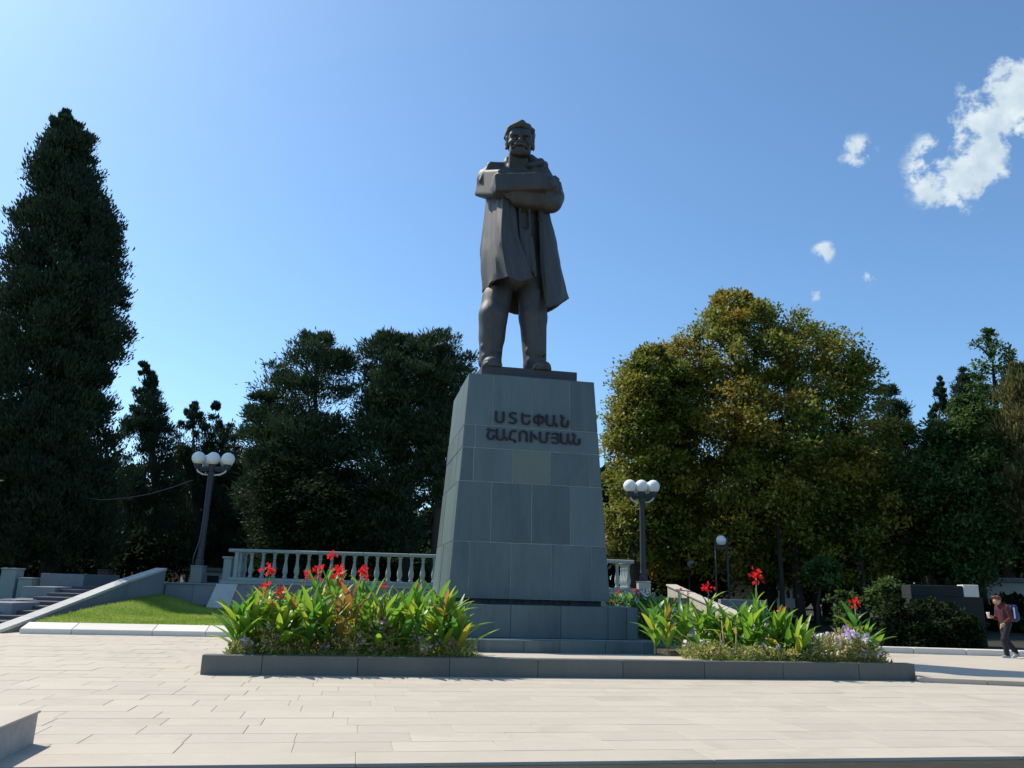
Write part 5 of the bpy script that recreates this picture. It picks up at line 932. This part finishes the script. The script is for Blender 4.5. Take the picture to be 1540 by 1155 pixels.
tree('shrub', 'patchy green shrub left of the dark wall', [(870, 1310, 1350), (890, 1300, 1362), (920, 1300, 1360)], 28.5, 'broad', ML_broad, 20, .38, 60, .16, cat='shrub', z0=.2, trunk_r=.05)
# deeper rows of trees that close the view under the crowns
bk = [(-60, 640, 160, 50, 'far left'), (60, 690, 150, 56, 'left, behind the tallest conifer'), (170, 680, 150, 58, 'left, behind the pointed conifer'), (270, 690, 150, 60, 'left, behind the lamp'), (360, 680, 150, 57, 'left of the pines'), (450, 700, 170, 54, 'behind the left pine'), (560, 730, 150, 58, 'behind the middle pine'), (650, 770, 120, 56, 'behind the right pine'),
      (760, 740, 180, 60, 'hidden behind the pedestal'), (900, 740, 160, 55, 'behind the yellow-green tree'), (1010, 700, 180, 52, 'left behind the chestnut'), (1120, 680, 200, 50, 'behind the chestnut trunk'), (1240, 670, 200, 52, 'right behind the chestnut'), (1340, 660, 170, 50, 'in the dark right of the chestnut'), (1430, 680, 170, 54, 'behind the right leafy tree'), (1540, 640, 200, 46, 'at the right edge')]
for px, py, wd, Y, d in bk:
    h = wd / 2
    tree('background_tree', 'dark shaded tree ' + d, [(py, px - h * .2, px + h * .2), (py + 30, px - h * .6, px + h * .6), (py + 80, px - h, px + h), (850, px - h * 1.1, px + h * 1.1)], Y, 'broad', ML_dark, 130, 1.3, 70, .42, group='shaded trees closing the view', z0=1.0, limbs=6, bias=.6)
# understory between trunks
for px, py, wd, Y, d in ((60, 800, 120, 42, 'under the tallest conifer'), (230, 800, 110, 44, 'under the pointed conifer'), (1040, 830, 120, 42, 'left of the chestnut trunk'), (1300, 840, 130, 40, 'right of the chestnut trunk'), (1420, 880, 120, 33, 'behind the dark wall'), (1520, 900, 70, 36, 'behind the walking person'), (600, 820, 150, 44, 'behind the balusters'), (440, 800, 140, 42, 'behind the left balusters')):
    h = wd / 2; tree('dark_shrub', 'dark shrub ' + d, [(py, px - h * .4, px + h * .4), (py + 20, px - h, px + h), (py + 60, px - h, px + h)], Y, 'broad', ML_dark, 40, .8, 70, .3, cat='shrub', group='dark shrubs between the trunks', z0=.8, trunk_r=.06, limbs=4)
for px, py, w_, d in ((1352, 898, 64, 'at the left end of the dark wall'), (1405, 902, 80, 'along the foot of the dark wall'), (1446, 922, 56, 'at the right foot of the dark wall')):
    h = w_ / 2; tree('dark_shrub', 'low dark shrub ' + d, [(py, px - h * .4, px + h * .4), (py + 15, px - h, px + h), (972, px - h, px + h)], 25.6, 'broad', ML_dark, 44, .35, 100, .13, cat='shrub', group='dark shrubs between the trunks', z0=.1, trunk_r=.04, limbs=4)
# bare trunks in the shade
for px, Y, r_, ztp, lb in ((20, 44, .18, 3.5, 'dark trunk near the left pillars'), (38, 45, .16, 3.5, 'slim trunk leaning by the left pillars'), (175, 45, .2, 3.5, 'dark trunk beyond the brown bin'), (188, 46, .17, 3.5, 'dark trunk right of the one beyond the bin'), (505, 41, .2, 4, 'straight trunk under the left pine'), (1176, 36, .11, 4, 'thin trunk before the pale building'), (1205, 37, .20, 3, 'thick leaning trunk right of the pale building'), (1230, 39, .16, 3, 'second trunk right of the pale building'), (1478, 37, .24, 5, 'stout trunk right of the dark wall'), (1300, 36, .16, 3, 'dark trunk between the shrubs')):
    p = at(px, 900, Y); t = empty('tree_trunk', (p.x, Y, .2), lb, 'tree trunk', 'bare trunks in the shade')
    tubeo('trunk', [(0, 0, -.2), (random.uniform(-.15, .1), 0, ztp * .5), (random.uniform(-.3, .3), 0, ztp + 1.5)], [r_ * 1.2, r_, r_ * .8], M_bark, t, 9)
# far wood that reads as one dark mass
n_ = 70000; P = np.stack([rng.uniform(-75, 75, n_), 66 + rng.uniform(0, 8, n_), np.zeros(n_)], 1); hgt = 7.5 + 2.2 * np.sin(P[:, 0] * .23) + 1.5 * np.sin(P[:, 0] * .61 + 2); P[:, 2] = 1.0 + rng.random(n_) ** .8 * hgt
V, F, hu = quad_leaves(P, nrm(np.stack([rng.normal(size=n_), -np.ones(n_), np.ones(n_) * .5], 1)), 'broad', .9)
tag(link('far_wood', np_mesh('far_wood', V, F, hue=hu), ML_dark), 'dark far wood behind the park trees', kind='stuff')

# ================================================================== PERSON
PP = at(1503, 989, 23.3); 
PM2 = Matrix.Translation((PP.x + .24, 23.25, 0.0)) @ Matrix.Rotation(R(-82), 4, 'Z')   # local -y = walking direction (to the left)
person = empty('person', PM2, 'person in maroon jersey and dark trousers walking left with bowed head, holding a white cup', 'person')
def fig(lo, hi, h=.014): return SDF(lo, hi, h)
b = fig((-.4, -.55, -.02), (.4, .55, 1.72))
b.ell((0, -.17, 1.54), (.085, .10, .115), .01); b.cap((0, -.06, 1.36), (0, -.13, 1.48), .055, .05, .03); b.ell((0, -.23, 1.49), (.055, .05, .06), .03)
b.cap((0, -.255, 1.545), (0, -.285, 1.51), .012, .018, .01); b.ell((-.085, -.15, 1.53), (.015, .025, .035), .01); b.ell((.085, -.15, 1.53), (.015, .025, .035), .01)
for s_ in (-1, 1): b.ell((s_ * .035, -.265, 1.555), (.016, .015, .011), .008, sub=True)
b.cap((0, -.02, 1.0), (0, -.04, 1.30), .13, .15, .05, sq=(1, 1.2, 1))
for s_, sh, el, ha in ((1, (.19, -.03, 1.32), (.22, .02, 1.06), (.18, -.20, .90)), (-1, (-.19, -.03, 1.32), (-.22, -.06, 1.06), (-.14, -.28, 1.08))):
    b.cap(sh, el, .05, .042, .03); b.cap(el, ha, .04, .028, .02); hv = (Vector(ha) - Vector(el)).normalized(); p = Vector(ha) + hv * .05
    b.box(p, (.035, .035, .045), .02, rd=.02)
    for i in range(4): a = p + Vector((-.024 + i * .016, 0, -.01)) + hv * .03; b.cap(a, a + hv * .035 + Vector((0, .0, -.012)), .009, .008, .004); b.cap(a + hv * .035 + Vector((0, 0, -.012)), a + hv * .05 + Vector((0, .01, -.035)), .008, .007, .004)
    b.cap(p + Vector((-s_ * .03, 0, .01)), p + Vector((-s_ * .045, -.02, .04)), .011, .009, .006)
for s_, kn, an in ((1, (.09, -.16, .50), (.09, -.12, .09)), (-1, (-.09, .02, .50), (-.09, .30, .14))):
    b.cap((s_ * .09, 0, .92), kn, .085, .06, .03); b.cap(kn, an, .055, .04, .03)
skin = mat('skin', (.42, .25, .17), .6, var=.08)
link('body', b.mesh('body'), skin, person)
b = fig((-.4, -.5, .8), (.4, .4, 1.5)); b.cap((0, -.0, .98), (0, -.03, 1.31), .165, .185, .05, sq=(1, 1.25, 1)); b.cap((-.15, -.03, 1.36), (.15, -.03, 1.36), .085, .085, .05)
b.cap((.19, -.03, 1.33), (.22, .02, 1.06), .070, .062, .04); b.cap((.22, .02, 1.06), (.19, -.15, .945), .058, .045, .03); b.cap((-.19, -.03, 1.33), (-.22, -.06, 1.06), .070, .062, .04); b.cap((-.22, -.06, 1.06), (-.17, -.20, 1.07), .058, .045, .03); b.cap((0, -.06, 1.38), (0, -.10, 1.44), .075, .065, .03)
link('jersey', b.mesh('jersey'), mat('maroon_cloth', (.085, .022, .02), .85, var=.2, scale=8), person)  # jersey maroon darkened in place of tree shade on the walker
b = fig((-.3, -.4, .05), (.3, .5, 1.05)); b.cap((-.06, 0, .94), (.06, 0, .94), .13, .13, .04)
for s_, kn, an in ((1, (.09, -.16, .50), (.09, -.12, .11)), (-1, (-.09, .02, .50), (-.09, .30, .16))): b.cap((s_ * .09, 0, .90), kn, .105, .080, .03); b.cap(kn, an, .078, .068, .03)
link('trousers', b.mesh('trousers'), mat('black_cloth', (.02, .02, .026), .85, var=.2, scale=8), person)
b = fig((-.2, -.35, 1.4), (.2, .1, 1.75)); b.ell((0, -.155, 1.58), (.10, .115, .10), .01); b.box((0, -.30, 1.50), (.08, .09, .07), .02, sub=True); b.cap((-.05, -.27, 1.63), (.05, -.27, 1.63), .03, .03, .02)
link('hair', b.mesh('hair'), mat('reddish_brown_hair', (.13, .05, .025), .7, var=.2, scale=20), person)
for s_, an, rt in ((1, (.09, -.12, 0), 0), (-1, (-.09, .30, .03), .5)):
    b = fig((-.08, -.22, -.05), (.08, .12, .16), .010); b.cap((0, .05, .05), (0, -.14, .035), .045, .036, .02); b.cap((0, .03, .06), (0, .02, .12), .045, .042, .02); b.box((0, -.04, .008), (.045, .13, .012), .01, rd=.01)
    link('shoe', b.mesh('shoe'), mat('pale_shoe', (.35, .35, .36), .7), person, loc=an, rot=(rt, 0, 0))
cup = empty('paper_cup', PM2 @ Matrix.Translation((-.15, -.37, 1.05)), 'small white cup in the hand of the walking person', 'cup'); bm = bmesh.new(); add_lathe(bm, [(.030, 0), (.042, .13), (.045, .14)], 12); bmesh_obj('cup_body', bm, mat('white_paper', (.8, .8, .76), .6, var=.04), cup, smooth=True); bm = bmesh.new(); add_lathe(bm, [(.046, .141), (.046, .155), (.03, .16)], 12); bmesh_obj('lid', bm, MATS['white_paper'], cup)
bp_ = empty('backpack', PM2 @ Matrix.Translation((0, .17, 1.0)), 'dark blue backpack with a pale stripe worn by the walking person', 'backpack')
b = fig((-.25, -.14, -.08), (.25, .30, .50), .014); b.box((0, .08, .20), (.16, .10, .23), .03, rd=.07); b.box((0, .17, .12), (.12, .07, .12), .03, rd=.05); link('pack', b.mesh('pack'), mat('navy_nylon', (.025, .04, .13), .6, var=.2, scale=8), bp_)
boxo('stripe', -.165, -.155, -.0, .05, .06, .36, mat('pale_blue_cloth', (.55, .62, .75), .6), bp_, .003); boxo('stripe', .155, .165, -.0, .05, .06, .36, MATS['pale_blue_cloth'], bp_, .003)
for s_ in (-1, 1): tubeo('strap', [(s_ * .10, .02, .42), (s_ * .12, -.17, .42), (s_ * .13, -.33, .28), (s_ * .12, -.28, .08), (s_ * .12, .0, .0)], .018, MATS['navy_nylon'], bp_, 6)

print('paving slabs', slab_n, 'objects', len(bpy.data.objects))
